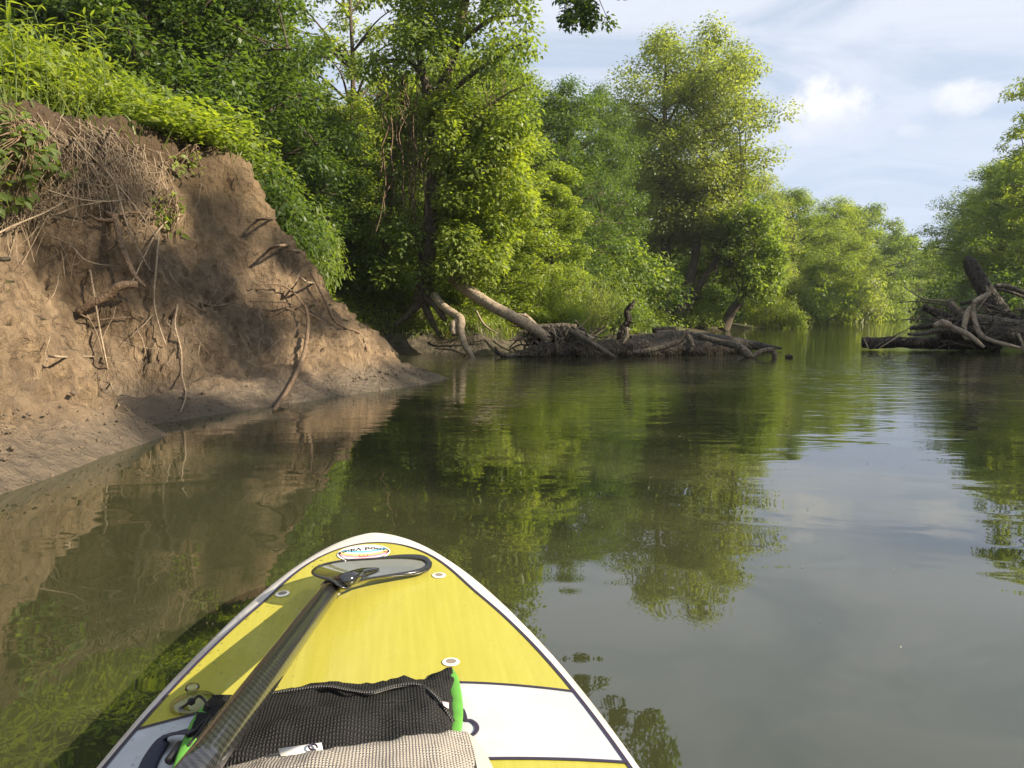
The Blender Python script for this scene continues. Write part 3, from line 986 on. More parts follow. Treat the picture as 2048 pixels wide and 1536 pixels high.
# ------------------------------------------------------------------ shrubs
shr = [
    (S_near, 410, 8.7, 185, .80, 'bright green shrub on the brow of the bare bank, spilling over the edge', 'leaf_bright'),
    (S_near, 335, 8.0, 175, .62, 'small bright shrub left of the spilling shrub on the bank brow', 'leaf_bright'),
    (S_near, 482, 9.2, 255, .55, 'small green shrub at the right corner of the bank brow', 'leaf_mid'),
    (S_dark, 265, 8.6, 130, .62, 'shaded shrub under the dark tree, next to the tall sunlit weeds', 'leaf_mid'),
    (S_near, 262, 8.3, 150, .50, 'bright shrub on the bank edge where the root tangle ends', 'leaf_mid'),
    (S_lance, 375, 8.3, 262, .55, 'low feathery shrub hanging over the bank lip under the brow shrubs', 'leaf_bright'),
    (S_lance, 190, 7.9, 85, .60, 'low shrub among the tall sunlit weeds, at their right end', 'leaf_bright'),
    (S_near, 60, 7.4, 20, .55, 'sunlit shrub rising among the tall weeds near the left edge', 'leaf_bright'),
    (S_near, 120, 7.9, 40, .60, 'broad-leaved shrub in the middle of the tall sunlit weeds', 'leaf_bright'),
    (S_near, 228, 8.3, 90, .50, 'leafy shrub behind the end of the root tangle', 'leaf_mid'),
    (S_near, 300, 7.7, 222, .45, 'broad-leaved shrub spilling over the bank lip above the hanging branch', 'leaf_mid'),
    (S_near, 445, 8.9, 255, .50, 'shrub sprawling over the bank lip right of the spilling shrub', 'leaf_mid'),
    (S_near, 528, 9.3, 300, .55, 'shrub covering the right shoulder of the bare bank', 'leaf_dark'),
    (S_lance, 575, 9.6, 390, .55, 'trailing shrub hanging down the right shoulder of the bank', 'leaf_dark'),
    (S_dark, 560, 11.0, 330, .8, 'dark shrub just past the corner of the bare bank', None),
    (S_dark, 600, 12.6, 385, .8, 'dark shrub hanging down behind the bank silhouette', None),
    (S_dark, 680, 16.0, 420, 1.1, 'dark shrub on the upper cove slope left of the vine-wrapped stem', None),
    (S_dark, 745, 16.2, 450, 1.0, 'leafy shrub at the foot of the vine-wrapped stem', 'leaf_mid'),
    (S_bush, 800, 15.6, 540, .6, 'low shrub with pale leaves left of the vine-hung trunk', 'leaf_mid'),
    (S_wide, 1010, 16.9, 515, .95, 'feathery bright shrub behind the upper end of the pale leaning log', 'leaf_bright'),
    (S_wide, 1085, 17.0, 540, .95, 'feathery yellow-green shrub above the root mass', 'leaf_bright'),
    (S_wide, 1175, 18.0, 545, .98, 'round grey-green shrub left of the dark snag on the log', 'leaf_grey'),
    (S_bush, 945, 16.4, 490, .75, 'bright shrub between the vine-hung trunk and the leaning log', 'leaf_bright'),
    (S_dark, 1110, 22.0, 470, 1.0, 'leafy shrub under the narrow bright tree', 'leaf_bright'),
    (S_dark, 1245, 24.0, 560, 1.0, 'dark shrub behind the snag', None),
    (S_dark, 1215, 27.0, 500, 1.3, 'shaded shrub at the foot of the dark green tree', None),
    (S_bush, 1285, 30.0, 605, 1.0, 'mid-green shrub left of the cottonwood stems', 'leaf_mid'),
    (S_bush, 1400, 33.5, 595, 1.2, 'sunlit shrub right of the cottonwood stems', 'leaf_mid'),
    (S_bush, 1540, 40.0, 560, 1.5, 'yellow-green shrub at the water right of the leaning tree', 'leaf_bright'),
    (S_bush, 1585, 46.0, 540, 1.7, 'green shrub on the shore past the leaning tree', 'leaf_mid'),
    (S_far, 1640, 60, 555, 2.4, 'pale shrub on the far shore', None),
    (S_far, 1700, 72, 520, 3.0, 'yellowish shrub mass on the far shore', 'leaf_grey'),
    (S_far, 1765, 84, 530, 3.4, 'green shrub on the gravel shore near the river gap', None),
    (S_far, 1830, 98, 520, 3.8, 'pale shrub at the tip of the far shore', 'leaf_grey'),
    (S_far, 1735, 80, 575, 2.6, 'dark low shrub at the waterline of the far gravel shore', 'leaf_dark'),
    (S_far, 1900, 50, 520, 2.2, 'dark shrub on the right bank left of the slanting trunk', 'leaf_dark'),
    (S_far, 1960, 42, 540, 2.2, 'dark shrub on the right bank behind the slanting trunk', 'leaf_dark'),
    (S_far, 2050, 36, 520, 2.4, 'dark shrub on the right bank at the edge of the view', 'leaf_dark'),
]
for k, (tp, px, Y, top, hw, lab, mt) in enumerate(shr):
    place(tp, px, Y, top, hw, lab, 'shrub', 'shrubs on the banks', rz=k * 1.7, mat=mt)

# thicket that closes the gaps under the trees
rb = np.random.RandomState(9)
for k in range(26):
    px = 180 + k * 42 + rb.uniform(-20, 20)
    Y = (13.0 if px < 520 else 17.5) + max(0, px - 520) / 60 + rb.uniform(0, 3)
    tp = (S_dark, S_bush)[k % 2]
    X = (px - 1024) / FPX * Y
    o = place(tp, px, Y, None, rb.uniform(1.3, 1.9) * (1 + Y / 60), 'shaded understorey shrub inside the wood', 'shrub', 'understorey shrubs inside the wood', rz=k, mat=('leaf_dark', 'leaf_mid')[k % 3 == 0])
    o.scale[2] = rb.uniform(1.4, 2.4)

for k, (px, Y, h) in enumerate([(1235, 46, 6.5), (1290, 47, 6), (1345, 48, 6.5), (1400, 49, 6), (1460, 50, 6.5), (1520, 52, 6), (1590, 58, 6)]):
    o = place(S_far, px, Y, None, 3.6, 'shaded understorey shrub inside the wood', 'shrub', 'understorey shrubs inside the wood', rz=k * 1.1, mat='leaf_mid')
    o.scale[2] = h / S_far['H']

# ------------------------------------------------------------------ grass and low cover
def blades(rng, pos, h, wd, lean=0.5):
    n = len(pos)
    a = rng.uniform(0, 6.28, n)
    s = np.stack([np.cos(a), np.sin(a), np.zeros(n)], 1) * wd[:, None]
    b = rng.uniform(0, 6.28, n)
    l = np.stack([np.cos(b), np.sin(b), np.zeros(n)], 1) * (h * rng.uniform(.1, lean, n))[:, None]
    up = np.array([0, 0, 1.0]) * h[:, None]
    V = np.stack([pos - s, pos + s, pos + s * .8 + up * .55 + l * .4, pos - s * .8 + up * .55 + l * .4, pos + up * .93 + l * 1.3], 1).reshape(-1, 3)
    i = np.arange(n)[:, None] * 5
    return V, [i + np.array([[0, 1, 2, 3]]), i + np.array([[3, 2, 4]])]


def scatter(rng, n, x0, x1, y0, y1, keep):
    X, Yv = rng.uniform(x0, x1, n), rng.uniform(y0, y1, n)
    Z = ground_z(X, Yv)
    D = shore(X, Yv)
    k = keep(X, Yv, Z, D)
    return np.stack([X, Yv, Z], 1)[k]


rng = np.random.RandomState(71)
p = scatter(rng, 190000, -6, 9, 10.3, 27, lambda x, y, z, d: (d > 0.42 + 0.25 * np.sin(x * 3) * np.cos(y * 2)) & (z > .16) & (rng.rand(len(x)) < np.clip(1.3 - d * .18, .15, 1)))
V, F = blades(rng, p, rng.uniform(.08, .26, len(p)), rng.uniform(.004, .009, len(p)), .9)
tag(mk('grass', V, F, M['grass'], tint=np.repeat(rng.rand(len(p)), 5)), 'short green grass and weeds on the cove slope', 'grass', kind='stuff')
p = scatter(rng, 13000, -5, 9, 10.3, 26, lambda x, y, z, d: (d > .6) & (z > .3))
V, F, T = clump_cloud(rng, p + np.array([0, 0, .1]), rng.uniform(.08, .26, len(p)), np.full(len(p), 22), .065, .7)
tag(mk('ground_cover', V, F, M['leaf_bright'], tint=T), 'low leafy ground cover on the cove slope', 'ground cover', kind='stuff')
# top of the bare bank: turf lip, hanging over
p = scatter(rng, 5000, -8, -1.6, 2.5, 11, lambda x, y, z, d: (z > 2.25) & (z < 3.2))
V, F = blades(rng, p, rng.uniform(.12, .42, len(p)), rng.uniform(.004, .009, len(p)), 1.0)
tag(mk('bank_top_grass', V, F, M['grass'], tint=np.repeat(rng.rand(len(p)), 5)), 'long grass along the top of the bare bank', 'grass', kind='stuff')
p = scatter(rng, 6500, -9, -1.6, 2.5, 12, lambda x, y, z, d: (z > 2.60) & ((d > 2.75) | (y > 8.2)))
p = p[rng.rand(len(p)) < .18 + .6 * (fbm(p, 1.1, 2) > .05)]
V, F, T = clump_cloud(rng, p + np.array([0, 0, 1.0]) * rng.uniform(.05, .5, len(p))[:, None] ** 1.3, rng.uniform(.10, .34, len(p)), np.full(len(p), 18), .105, .9, wid=.55)
tag(mk('bank_top_cover', V, F, M['leaf_mid'], tint=T), 'leafy weeds along the top of the bare bank', 'ground cover', kind='stuff')
p = scatter(rng, 16000, 2, 60, 15, 105, lambda x, y, z, d: (d > .5) & (d < 4.5) & (x < y * .62))
V, F, T = clump_cloud(rng, p + np.array([0, 0, .2]), rng.uniform(.2, .5, len(p)), np.full(len(p), 10), .16, .8)
tag(mk('shore_cover', V, F, M['leaf_mid'], tint=T), 'low green growth along the far shore of the left bank', 'ground cover', kind='stuff')


# ------------------------------------------------------------------ plants whose leaves can be told apart
def leaf_mesh(name, L, W, mat):
    prof = [(0, .0), (.12, .62), (.35, 1.0), (.65, .72), (.88, .25), (1, 0)]
    V, F = [], []
    for k, (t, w_) in enumerate(prof):
        z = -.22 * t * t * L
        V += [(-W / 2 * w_, t * L, z + .10 * W * w_), (0, t * L, z), (W / 2 * w_, t * L, z + .10 * W * w_)]
        if k:
            b = 3 * k
            F += [(b - 3, b - 2, b + 1, b), (b - 2, b - 1, b + 2, b + 1)]
    me = bpy.data.meshes.new(name)
    me.from_pydata(V, [], F)
    a = me.attributes.new('tint', 'FLOAT', 'POINT')
    a.data.foreach_set('value', np.full(len(V), .5, np.float32))
    me.materials.append(M[mat])
    return me


def add_leaf(parent, me, p, ax, nor, s, base):
    ax = Vector(ax).normalized()
    nor = Vector(nor)
    nor = (nor - ax * nor.dot(ax)).normalized()
    sd = ax.cross(nor)
    o = bpy.data.objects.new('leaf', me)
    COL.objects.link(o)
    o.parent = parent
    m = Matrix((sd, ax, nor)).transposed().to_4x4()
    o.matrix_local = Matrix.Translation(Vector(p) - Vector(base)) @ m @ Matrix.Diagonal((s, s, s, 1))
    return o


LM_broad = leaf_mesh('leaf', .105, .062, 'leaf_mid')
LM_bright = leaf_mesh('leaf', .075, .036, 'leaf_bright')
LM_lance = leaf_mesh('leaf', .19, .030, 'leaf_bright')


def near_plant(name, label, poly, n, me, off, seed, smin=.7, smax=1.2):
    rng = np.random.RandomState(seed)
    xs, ys = [p[0] for p in poly], [p[1] for p in poly]
    pts = []
    while len(pts) < n:
        a, b = rng.uniform(min(xs), max(xs)), rng.uniform(min(ys), max(ys))
        ins = False
        for k in range(len(poly)):
            (x0, y0), (x1, y1) = poly[k], poly[(k + 1) % len(poly)]
            if (y0 > b) != (y1 > b) and a < (x1 - x0) * (b - y0) / (y1 - y0) + x0:
                ins = not ins
        if ins:
            pts.append((a, b))
    H, _ = bank_hits(pts, rng.uniform(off[0], off[1], n))
    base, _ = bank_hits([(np.mean(xs) - 10, max(ys) * .6 + min(ys) * .4)], .02)
    base = base[0]
    root = empty(name, tuple(base), label, 'plant')
    mb = MB()
    for k in range(0, n, 5):
        c = H[k]
        mb.tube(smooth_path([base + rng.normal(0, .12, 3), (base + c) / 2 + np.array([.1, -.05, .12]), c], 4), np.linspace(.007, .003, 9), 4, cap=False)
    mb.build('stem', M['root_brown'], root, origin=base)
    for k in range(n):
        ax = np.array([.55, -.35, -.35]) + rng.normal(0, .5, 3)
        nor = np.array([.45, -.5, .8]) + rng.normal(0, .35, 3)
        add_leaf(root, me, H[k], ax, nor, rng.uniform(smin, smax), base)
    return root


near_plant('hanging_bush', 'leafy bush hanging over the bare bank at the left edge, above the pale root tangle',
           [(-30, 150), (30, 190), (75, 235), (105, 280), (112, 330), (80, 350), (95, 372), (60, 400), (20, 420), (-30, 430)], 280, LM_broad, (.08, .45), 81, .6, 1.1)
near_plant('leaf_sprig', 'small sprig of heart-shaped leaves right of the hanging bush', [(108, 330), (150, 330), (160, 352), (115, 355)], 9, LM_broad, (.1, .25), 82, .6, .9)
near_plant('green_seedling', 'light green seedling growing from the earth face under the bank brow', [(300, 380), (345, 385), (375, 415), (330, 440), (300, 415)], 42, LM_bright, (.03, .2), 83)
near_plant('green_seedling', 'lower of the light green seedlings on the earth face, near the hanging roots', [(310, 425), (360, 430), (370, 470), (340, 475)], 22, LM_bright, (.03, .15), 84)
near_plant('trailing_weed', 'bright weed trailing over the edge below the spilling shrub', [(330, 310), (400, 300), (405, 345), (350, 345)], 40, LM_bright, (.03, .25), 85)


def make_weed(seed):
    rng = np.random.RandomState(seed)
    root = bpy.data.objects.new('tall_weed', None)
    COL.objects.link(root)
    H = 1.0
    pts = smooth_path([(0, 0, 0), (.03, .02, .35), (.02, .05, .7), (.10, .02, 1.0)], 5)
    MB().tube(pts, np.linspace(.006, .0025, len(pts)), 5, cap=False).build('stem', M['grass'], root)
    for k in range(17):
        t = .18 + .82 * k / 16
        c = pts[int(t * (len(pts) - 1))]
        a = k * 2.4
        add_leaf(root, LM_lance, c, (math.cos(a), math.sin(a), rng.uniform(-.1, .8)), (0, 0, 1), rng.uniform(.7, 1.15) * (1.1 - .4 * t), (0, 0, 0))
    return root


tpl = make_weed(91)
rng = np.random.RandomState(93)
GW = 'tall sunlit weeds on the bank top at the upper left'
k = 0
for _ in range(2500):
    if k >= 64:
        break
    x, y = rng.uniform(-6.2, -3.6), rng.uniform(5.2, 9.2)
    z = gz1(x, y)
    px = 1024 + x / y * FPX
    if z < 2.5 or px > 245 or px < -60:
        continue
    if k == 0:
        o, kids = tpl, []
    else:
        o = tpl.copy()
        COL.objects.link(o)
        for ch in tpl.children:
            c = ch.copy()
            COL.objects.link(c)
            c.parent = o
    o.location = (x, y, z - .03)
    o.rotation_euler = (rng.uniform(-.12, .12), rng.uniform(-.12, .16), rng.uniform(0, 6.28))
    s_ = rng.uniform(.7, 1.45)
    o.scale = (s_, s_, s_)
    tag(o, 'tall bright weed with narrow leaves in the sunlit stand on the upper left bank top', 'weed', GW)
    k += 1


# ------------------------------------------------------------------ driftwood and logs
def stick(name, label, pts, mat, cat='driftwood', n=10, rough=.14, seed=1, per=6, extra=None, group=None):
    """pts: (px, py, depth, radius); extra: further limbs, each a part named branch"""
    q = smooth_path([list(at(a, b, y)) + [r] for a, b, y, r in pts], per)
    base = q[0, :3]
    if extra:
        root = empty(name, tuple(base), label, cat, group)
        MB().tube(q[:, :3], q[:, 3], n, rough, seed).build('trunk', M[mat], root, origin=base)
        for k, e in enumerate(extra):
            qe = smooth_path([list(at(a, b, y)) + [r] for a, b, y, r in e], per)
            MB().tube(qe[:, :3], qe[:, 3], 8, rough, seed + k + 1).build('branch', M[mat], root, origin=base)
        return root
    o = MB().tube(q[:, :3], q[:, 3], n, rough, seed).build(name, M[mat], None, origin=base)
    o.location = base
    return tag(o, label, cat, group)


# left jam
stick('fallen_log', 'big dark waterlogged log lying along the waterline below the cove',
      [(1035, 710, 13.5, .08), (1090, 703, 13.6, .14), (1150, 701, 13.7, .165), (1230, 700, 13.8, .19), (1310, 699, 14.0, .19), (1385, 697, 14.3, .17), (1450, 698, 14.6, .11), (1500, 704, 14.9, .05)],
      'wood_wet', 'log', 24, .34, 3, 10)


def hollow_log():
    sp = smooth_path([list(at(a, b, y)) + [r] for a, b, y, r in [(1262, 692, 14.7, .20), (1330, 687, 14.8, .22), (1400, 687, 15.0, .22), (1470, 690, 15.3, .16), (1520, 694, 15.5, .10), (1562, 697, 15.8, .03)]], 7)
    base = sp[0, :3]
    V, F, n = [], [], 16
    tang = np.gradient(sp[:, :3], axis=0)
    tang /= np.linalg.norm(tang, axis=1, keepdims=True)
    for side, sc_ in ((0, 1.0), (1, .86)):
        for i in range(len(sp)):
            t = tang[i]
            u = np.cross(t, [0, 0, 1])
            u /= np.linalg.norm(u)
            v = np.cross(u, t)
            for k in range(n):
                a = R(-35) + R(225) * k / (n - 1)   # open towards the water in front
                jag = 1 + .12 * math.sin(i * 1.7 + k * .9) * (.4 + .6 * (k > n - 4))
                V.append(sp[i, :3] + sp[i, 3] * sc_ * jag * (-math.cos(a) * -u + math.sin(a) * v))
    m = len(sp)
    for side in (0, 1):
        o = side * m * n
        for i in range(m - 1):
            for k in range(n - 1):
                F.append((o + i * n + k, o + i * n + k + 1, o + (i + 1) * n + k + 1, o + (i + 1) * n + k))
    for i in range(m - 1):
        for k in (0, n - 1):
            F.append((i * n + k, (i + 1) * n + k, m * n + (i + 1) * n + k, m * n + i * n + k))
    o = mk('hollow_log', np.array(V) - base, np.array(F), M['wood_wet'], smooth=True)
    o.location = base
    tag(o, 'broken hollow shell of a dark log tapering to a point over the water', 'log')


hollow_log()
stick('dark_snag', 'dark jagged snag standing up from the big waterlogged log',
      [(1240, 690, 14.0, .085), (1246, 664, 14.0, .09), (1256, 640, 14.0, .07), (1254, 622, 14.0, .06), (1264, 610, 14.0, .045), (1270, 598, 14.0, .012)], 'wood_wet', 'dead branch', 9, .3, 5,
      extra=[[(1256, 642, 14, .03), (1264, 645, 13.9, .018), (1272, 646, 13.9, .008)], [(1255, 618, 14, .03), (1262, 606, 13.9, .02)]])
stick('pale_splinter', 'short pale splinter of wood hanging below the dark snag', [(1254, 655, 13.75, .022), (1254, 672, 13.7, .024), (1246, 688, 13.65, .018)], 'wood_pale')
stick('crooked_branch', 'crooked branch humping up out of the water in front of the big log',
      [(1265, 705, 13.3, .04), (1290, 702, 13.3, .05), (1330, 693, 13.4, .05), (1358, 682, 13.4, .055), (1368, 668, 13.4, .06), (1378, 664, 13.4, .05)], 'wood_grey', seed=8,
      extra=[[(1372, 668, 13.4, .055), (1380, 680, 13.35, .05), (1385, 692, 13.3, .035)]])
stick('looped_root', 'dark looped root arching into the water at the right end of the log',
      [(1400, 672, 14.0, .05), (1440, 684, 13.8, .06), (1475, 692, 13.5, .07), (1492, 706, 13.3, .08), (1505, 713, 13.2, .05), (1520, 703, 13.2, .045), (1540, 700, 13.2, .05), (1549, 708, 13.2, .05), (1548, 718, 13.2, .04)], 'wood_grey', seed=9)
stick('split_branch', 'straight split branch slanting down to the water across the log', [(1140, 662, 13.6, .06), (1170, 678, 13.4, .055), (1205, 700, 13.2, .05), (1232, 716, 13.1, .025)], 'wood_grey', seed=10, rough=.1)
stick('broken_stub', 'short broken stub behind the upper end of the split branch', [(1152, 662, 13.9, .04), (1170, 669, 13.8, .045), (1186, 678, 13.7, .03)], 'wood_pale', seed=11)
stick('leaning_log', 'long pale barkless log leaning from the cove bank down to the jam',
      [(905, 556, 14.9, .12), (940, 584, 14.3, .115), (985, 612, 13.9, .105), (1030, 636, 13.75, .105), (1075, 662, 13.7, .105), (1100, 682, 13.75, .08)], 'wood_pale', 'log', 12, .06, 12)
stick('bent_snag', 'pale bent branch with a knobbed stub, standing in the water in front of the cove',
      [(868, 590, 14.6, .08), (885, 612, 14.3, .08), (908, 628, 14.1, .082), (922, 640, 13.9, .08), (922, 662, 13.8, .070), (928, 685, 13.7, .065), (938, 703, 13.6, .055), (948, 720, 13.5, .04)], 'wood_pale', 'dead branch', 10, .12, 13,
      extra=[[(918, 640, 14.0, .085), (908, 648, 13.9, .07), (907, 658, 13.85, .065), (908, 670, 13.8, .06)]])
stick('curved_branch', 'curved branch standing against the leaning log', [(1048, 628, 14.3, .03), (1060, 640, 14.2, .05), (1073, 656, 14.0, .055), (1085, 675, 13.8, .05), (1099, 694, 13.6, .035)], 'wood_pale', seed=14,
      extra=[[(1052, 632, 14.2, .02), (1040, 628, 14.2, .014), (1030, 629, 14.2, .008)]])
stick('level_limb', 'long grey limb lying level above the root mass', [(1040, 652, 14.6, .045), (1080, 654, 14.5, .06), (1120, 653, 14.4, .065), (1152, 654, 14.3, .06)], 'wood_grey', seed=15)
stick('forked_branch', 'pale forked branch reaching left out of the root mass', [(1075, 654, 14.0, .03), (1055, 648, 13.9, .04), (1040, 651, 13.9, .025), (1024, 653, 13.9, .012)], 'wood_pale', seed=16,
      extra=[[(1070, 656, 14, .025), (1050, 662, 13.9, .02), (1035, 663, 13.9, .01)]])
stick('thin_branch', 'thin bent branch dropping from the shrubs left of the jam', [(953, 622, 14.6, .02), (962, 640, 14.5, .02), (975, 655, 14.4, .018), (995, 667, 14.3, .01)], 'wood_pale', seed=17)
stick('slanting_stick', 'thin brown stick slanting up right of the root mass', [(1195, 664, 14.2, .012), (1207, 655, 14.2, .018), (1214, 646, 14.2, .01)], 'root_brown', seed=18)
stick('upright_sticks', 'pair of thin sticks crossing behind the split branch', [(1150, 640, 14.2, .014), (1162, 655, 14.1, .018), (1175, 672, 14.0, .012)], 'wood_grey', seed=19,
      extra=[[(1178, 658, 14, .01), (1186, 668, 13.9, .014), (1194, 676, 13.8, .01)]])
stick('beached_pole', 'dark pole lying on the shore behind the hollow log', [(1305, 660, 18.2, .07), (1330, 660, 18.1, .08), (1352, 659, 18, .07)], 'wood_wet', seed=20)
stick('beached_plank', 'second dark pole on the shore, just below the first', [(1310, 666, 17.2, .05), (1345, 665, 17.1, .06), (1385, 667, 17, .04)], 'wood_grey', seed=21)
stick('floating_chunk', 'small dark chunk of wood floating right of the looped root', [(1571, 714, 13.2, .03), (1578, 712.5, 13.2, .045), (1585, 714, 13.2, .025)], 'wood_wet', seed=22)
stick('low_stick', 'thin stick lying on the mud left of the bent snag', [(870, 697, 14.3, .012), (905, 700, 14.1, .018), (925, 708, 13.9, .016), (938, 714, 13.8, .01)], 'root_brown', seed=23)


def root_mass():
    rng = np.random.RandomState(23)
    base = at(1095, 690, 13.9)
    root = empty('root_mass', tuple(base), 'tangled grey root mass at the left end of the big waterlogged log', 'roots')
    for k in range(58):
        a0, b0 = rng.uniform(1050, 1165), rng.uniform(648, 690)
        Yr = rng.uniform(13.5, 14.3)
        r = rng.uniform(.012, .04)
        pts = [(a0, b0)]
        da, db = rng.normal(0, 6), rng.uniform(6, 14)
        for _ in range(4):
            da += rng.normal(0, 5)
            pts.append((pts[-1][0] + da, min(pts[-1][1] + db + rng.normal(0, 4), 716)))
        q = smooth_path([list(at(a, b, Yr + rng.normal(0, .04))) + [r * (1 - .16 * i)] for i, (a, b) in enumerate(pts)], 4)
        MB().tube(q[:, :3], q[:, 3], 7, .15, k).build('root', M[('wood_grey', 'wood_pale', 'wood_wet')[k % 3]], root, origin=base)
    c = smooth_path([list(at(1075, 690, 14.0)) + [.1], list(at(1110, 680, 14.1)) + [.26], list(at(1150, 688, 14.1)) + [.22]], 6)
    MB().tube(c[:, :3], c[:, 3], 14, .35, 4).build('stump', M['wood_wet'], root, origin=base)


root_mass()


def snarl():
    rng = np.random.RandomState(24)
    base = at(1015, 710, 13.4)
    root = empty('driftwood_snarl', tuple(base), 'low snarl of dark driftwood in the water left of the big log', 'driftwood')
    for k, pts in enumerate([[(990, 694, .02), (996, 706, .035), (1005, 713, .03), (1003, 720, .02)], [(996, 706, .03), (1018, 712, .045), (1040, 709, .03)], [(1026, 697, .015), (1036, 706, .02), (1046, 713, .015)],
                             [(1005, 713, .02), (1025, 716, .02), (1050, 711, .012)], [(1050, 690, .02), (1048, 703, .025), (1044, 714, .02)], [(990, 700, .012), (992, 712, .015), (1000, 718, .01)]]):
        q = smooth_path([list(at(a, b, 13.35 + .05 * k)) + [r] for a, b, r in pts], 6)
        MB().tube(q[:, :3], q[:, 3], 8, .2, k).build('branch', M[('wood_wet', 'wood_grey')[k % 2]], root, origin=base)


snarl()

# right pile
stick('slanting_log', 'thick dark broken trunk slanting up out of the right driftwood pile',
      [(1934, 514, 16.9, .06), (1942, 530, 16.8, .14), (1964, 572, 16.6, .17), (1990, 612, 16.4, .20), (2012, 650, 16.2, .22), (2025, 680, 16.0, .2)], 'wood_wet', 'log', 16, .14, 31, 7)
stick('smooth_log', 'thick smooth grey log lying level at the right edge of the pile', [(1930, 641, 15.8, .12), (1965, 643, 15.7, .15), (2010, 651, 15.5, .16), (2060, 660, 15.3, .165), (2120, 668, 15.1, .17)], 'wood_grey', 'log', 14, .06, 32)
stick('upright_stub', 'grey stub poking up at the left of the slanting trunk', [(1899, 602, 16.0, .075), (1908, 616, 15.9, .085), (1925, 634, 15.8, .10), (1950, 645, 15.7, .10)], 'wood_grey', 'log', 10, .1, 33)
stick('dark_log_end', 'dark sawn-looking log end sticking out left of the upright stub', [(1846, 614, 16.2, .075), (1865, 622, 16.1, .09), (1890, 634, 16.0, .10), (1925, 650, 15.9, .1)], 'wood_wet', 'log', 11, .12, 34)
stick('crooked_white_branch', 'long pale crooked branch looping down the front of the pile to the water',
      [(1978, 588, 15.3, .055), (1962, 596, 15.3, .055), (1948, 606, 15.2, .05), (1947, 625, 15.2, .045), (1952, 650, 15.1, .05), (1962, 670, 15.0, .05), (1985, 682, 14.9, .045), (2015, 690, 14.9, .04), (2045, 697, 14.8, .025)], 'wood_pale', 'dead branch', 10, .1, 35,
      extra=[[(1977, 588, 15.3, .04), (1974, 575, 15.3, .02), (1971, 570, 15.3, .006)], [(1977, 588, 15.3, .03), (1981, 578, 15.3, .015), (1983, 568, 15.3, .005)]])
stick('sunlit_stub', 'short sunlit reddish branch standing between the stub and the pale crooked branch', [(1943, 612, 15.5, .03), (1936, 625, 15.4, .06), (1930, 645, 15.3, .055), (1928, 668, 15.2, .05), (1935, 680, 15.1, .04)], 'wood_pale', seed=36)
stick('whitened_branch', 'whitened branch with a broken end reaching left in the front of the pile',
      [(1868, 652, 15.1, .045), (1878, 648, 15.1, .065), (1893, 648, 15.0, .075), (1905, 656, 15.0, .06), (1930, 666, 14.9, .06), (1950, 680, 14.8, .045), (1968, 695, 14.7, .03)], 'wood_pale', 'dead branch', 10, .15, 37,
      extra=[[(1888, 648, 15, .05), (1885, 642, 15, .04), (1883, 640, 15, .02)]])
stick('sodden_log', 'low sodden black log floating at the left foot of the right pile', [(1724, 686, 16.3, .11), (1745, 686, 16.2, .125), (1800, 685, 16.1, .12), (1860, 686, 16.0, .13), (1930, 688, 15.9, .13), (2000, 690, 15.8, .12)], 'wood_wet', 'log', 14, .2, 38, 8)
stick('heap_log', 'dark log buried in the middle of the right pile', [(1880, 668, 15.6, .12), (1940, 668, 15.5, .17), (2000, 672, 15.3, .2), (2070, 678, 15.2, .2)], 'wood_wet', 'log', 12, .25, 39)
stick('flat_branch', 'grey branch jutting level to the left over the sodden log', [(1815, 668, 15.6, .03), (1845, 668, 15.5, .045), (1875, 662, 15.4, .05), (1910, 662, 15.3, .05)], 'wood_grey', seed=40, rough=.2)
stick('knotted_branch', 'knotted dark branch just above the flat grey one', [(1820, 656, 15.9, .04), (1835, 655, 15.8, .055), (1860, 652, 15.7, .045), (1890, 640, 15.6, .04)], 'wood_wet', seed=41, rough=.25)
stick('arching_limb', 'dark double limb arching right behind the slanting trunk', [(1990, 572, 17, .05), (2010, 572, 17, .06), (2035, 580, 16.9, .06), (2060, 590, 16.8, .05)], 'wood_grey', seed=42,
      extra=[[(1995, 578, 17, .04), (2020, 584, 16.9, .04), (2055, 597, 16.8, .03)]])
stick('cross_branch', 'dark branch crossing low behind the slanting trunk', [(1920, 608, 16.6, .04), (1950, 604, 16.5, .045), (1985, 615, 16.2, .05), (2020, 630, 15.9, .045), (2045, 642, 15.7, .03)], 'wood_wet', seed=43)
thin = [
    ('thin stick leaning into the water in front of the sodden log', [(1746, 696, 15.6, .012), (1785, 674, 15.5, .016), (1822, 655, 15.4, .008)]),
    ('second thin stick leaning beside the first, a little to its right', [(1758, 697, 15.4, .012), (1785, 680, 15.3, .016), (1815, 662, 15.3, .010)]),
    ('pale thin pole reaching far left above the pile', [(1794, 606, 16.4, .008), (1830, 603, 16.3, .014), (1866, 606, 16.2, .016), (1900, 612, 16.1, .016)]),
    ('dark curved twig sweeping up to the left above the pale pole', [(1800, 568, 16.5, .006), (1820, 582, 16.4, .012), (1850, 598, 16.3, .018), (1900, 602, 16.2, .02)]),
    ('level twig poking left under the dark log end', [(1802, 640, 16.2, .012), (1840, 638, 16.1, .016), (1880, 638, 16.0, .018)]),
    ('short twig standing at the left end of the sodden log', [(1728, 678, 15.7, .008), (1733, 688, 15.6, .012), (1737, 697, 15.5, .008)]),
    ('thin stick rising right of the pale crooked branch', [(1968, 672, 14.9, .010), (1985, 655, 14.9, .014), (2003, 634, 14.9, .008)]),
    ('bare twig standing in front of the sunlit stub', [(1955, 620, 14.9, .008), (1970, 600, 14.9, .010), (1976, 592, 14.9, .006)]),
    ('drooping twig under the dark log end', [(1845, 612, 16.0, .008), (1840, 628, 16.0, .012), (1832, 642, 15.9, .006)]),
    ('pale stick standing in the water at the right edge', [(2037, 668, 14.7, .03), (2044, 685, 14.6, .025), (2046, 700, 14.6, .018)]),
]
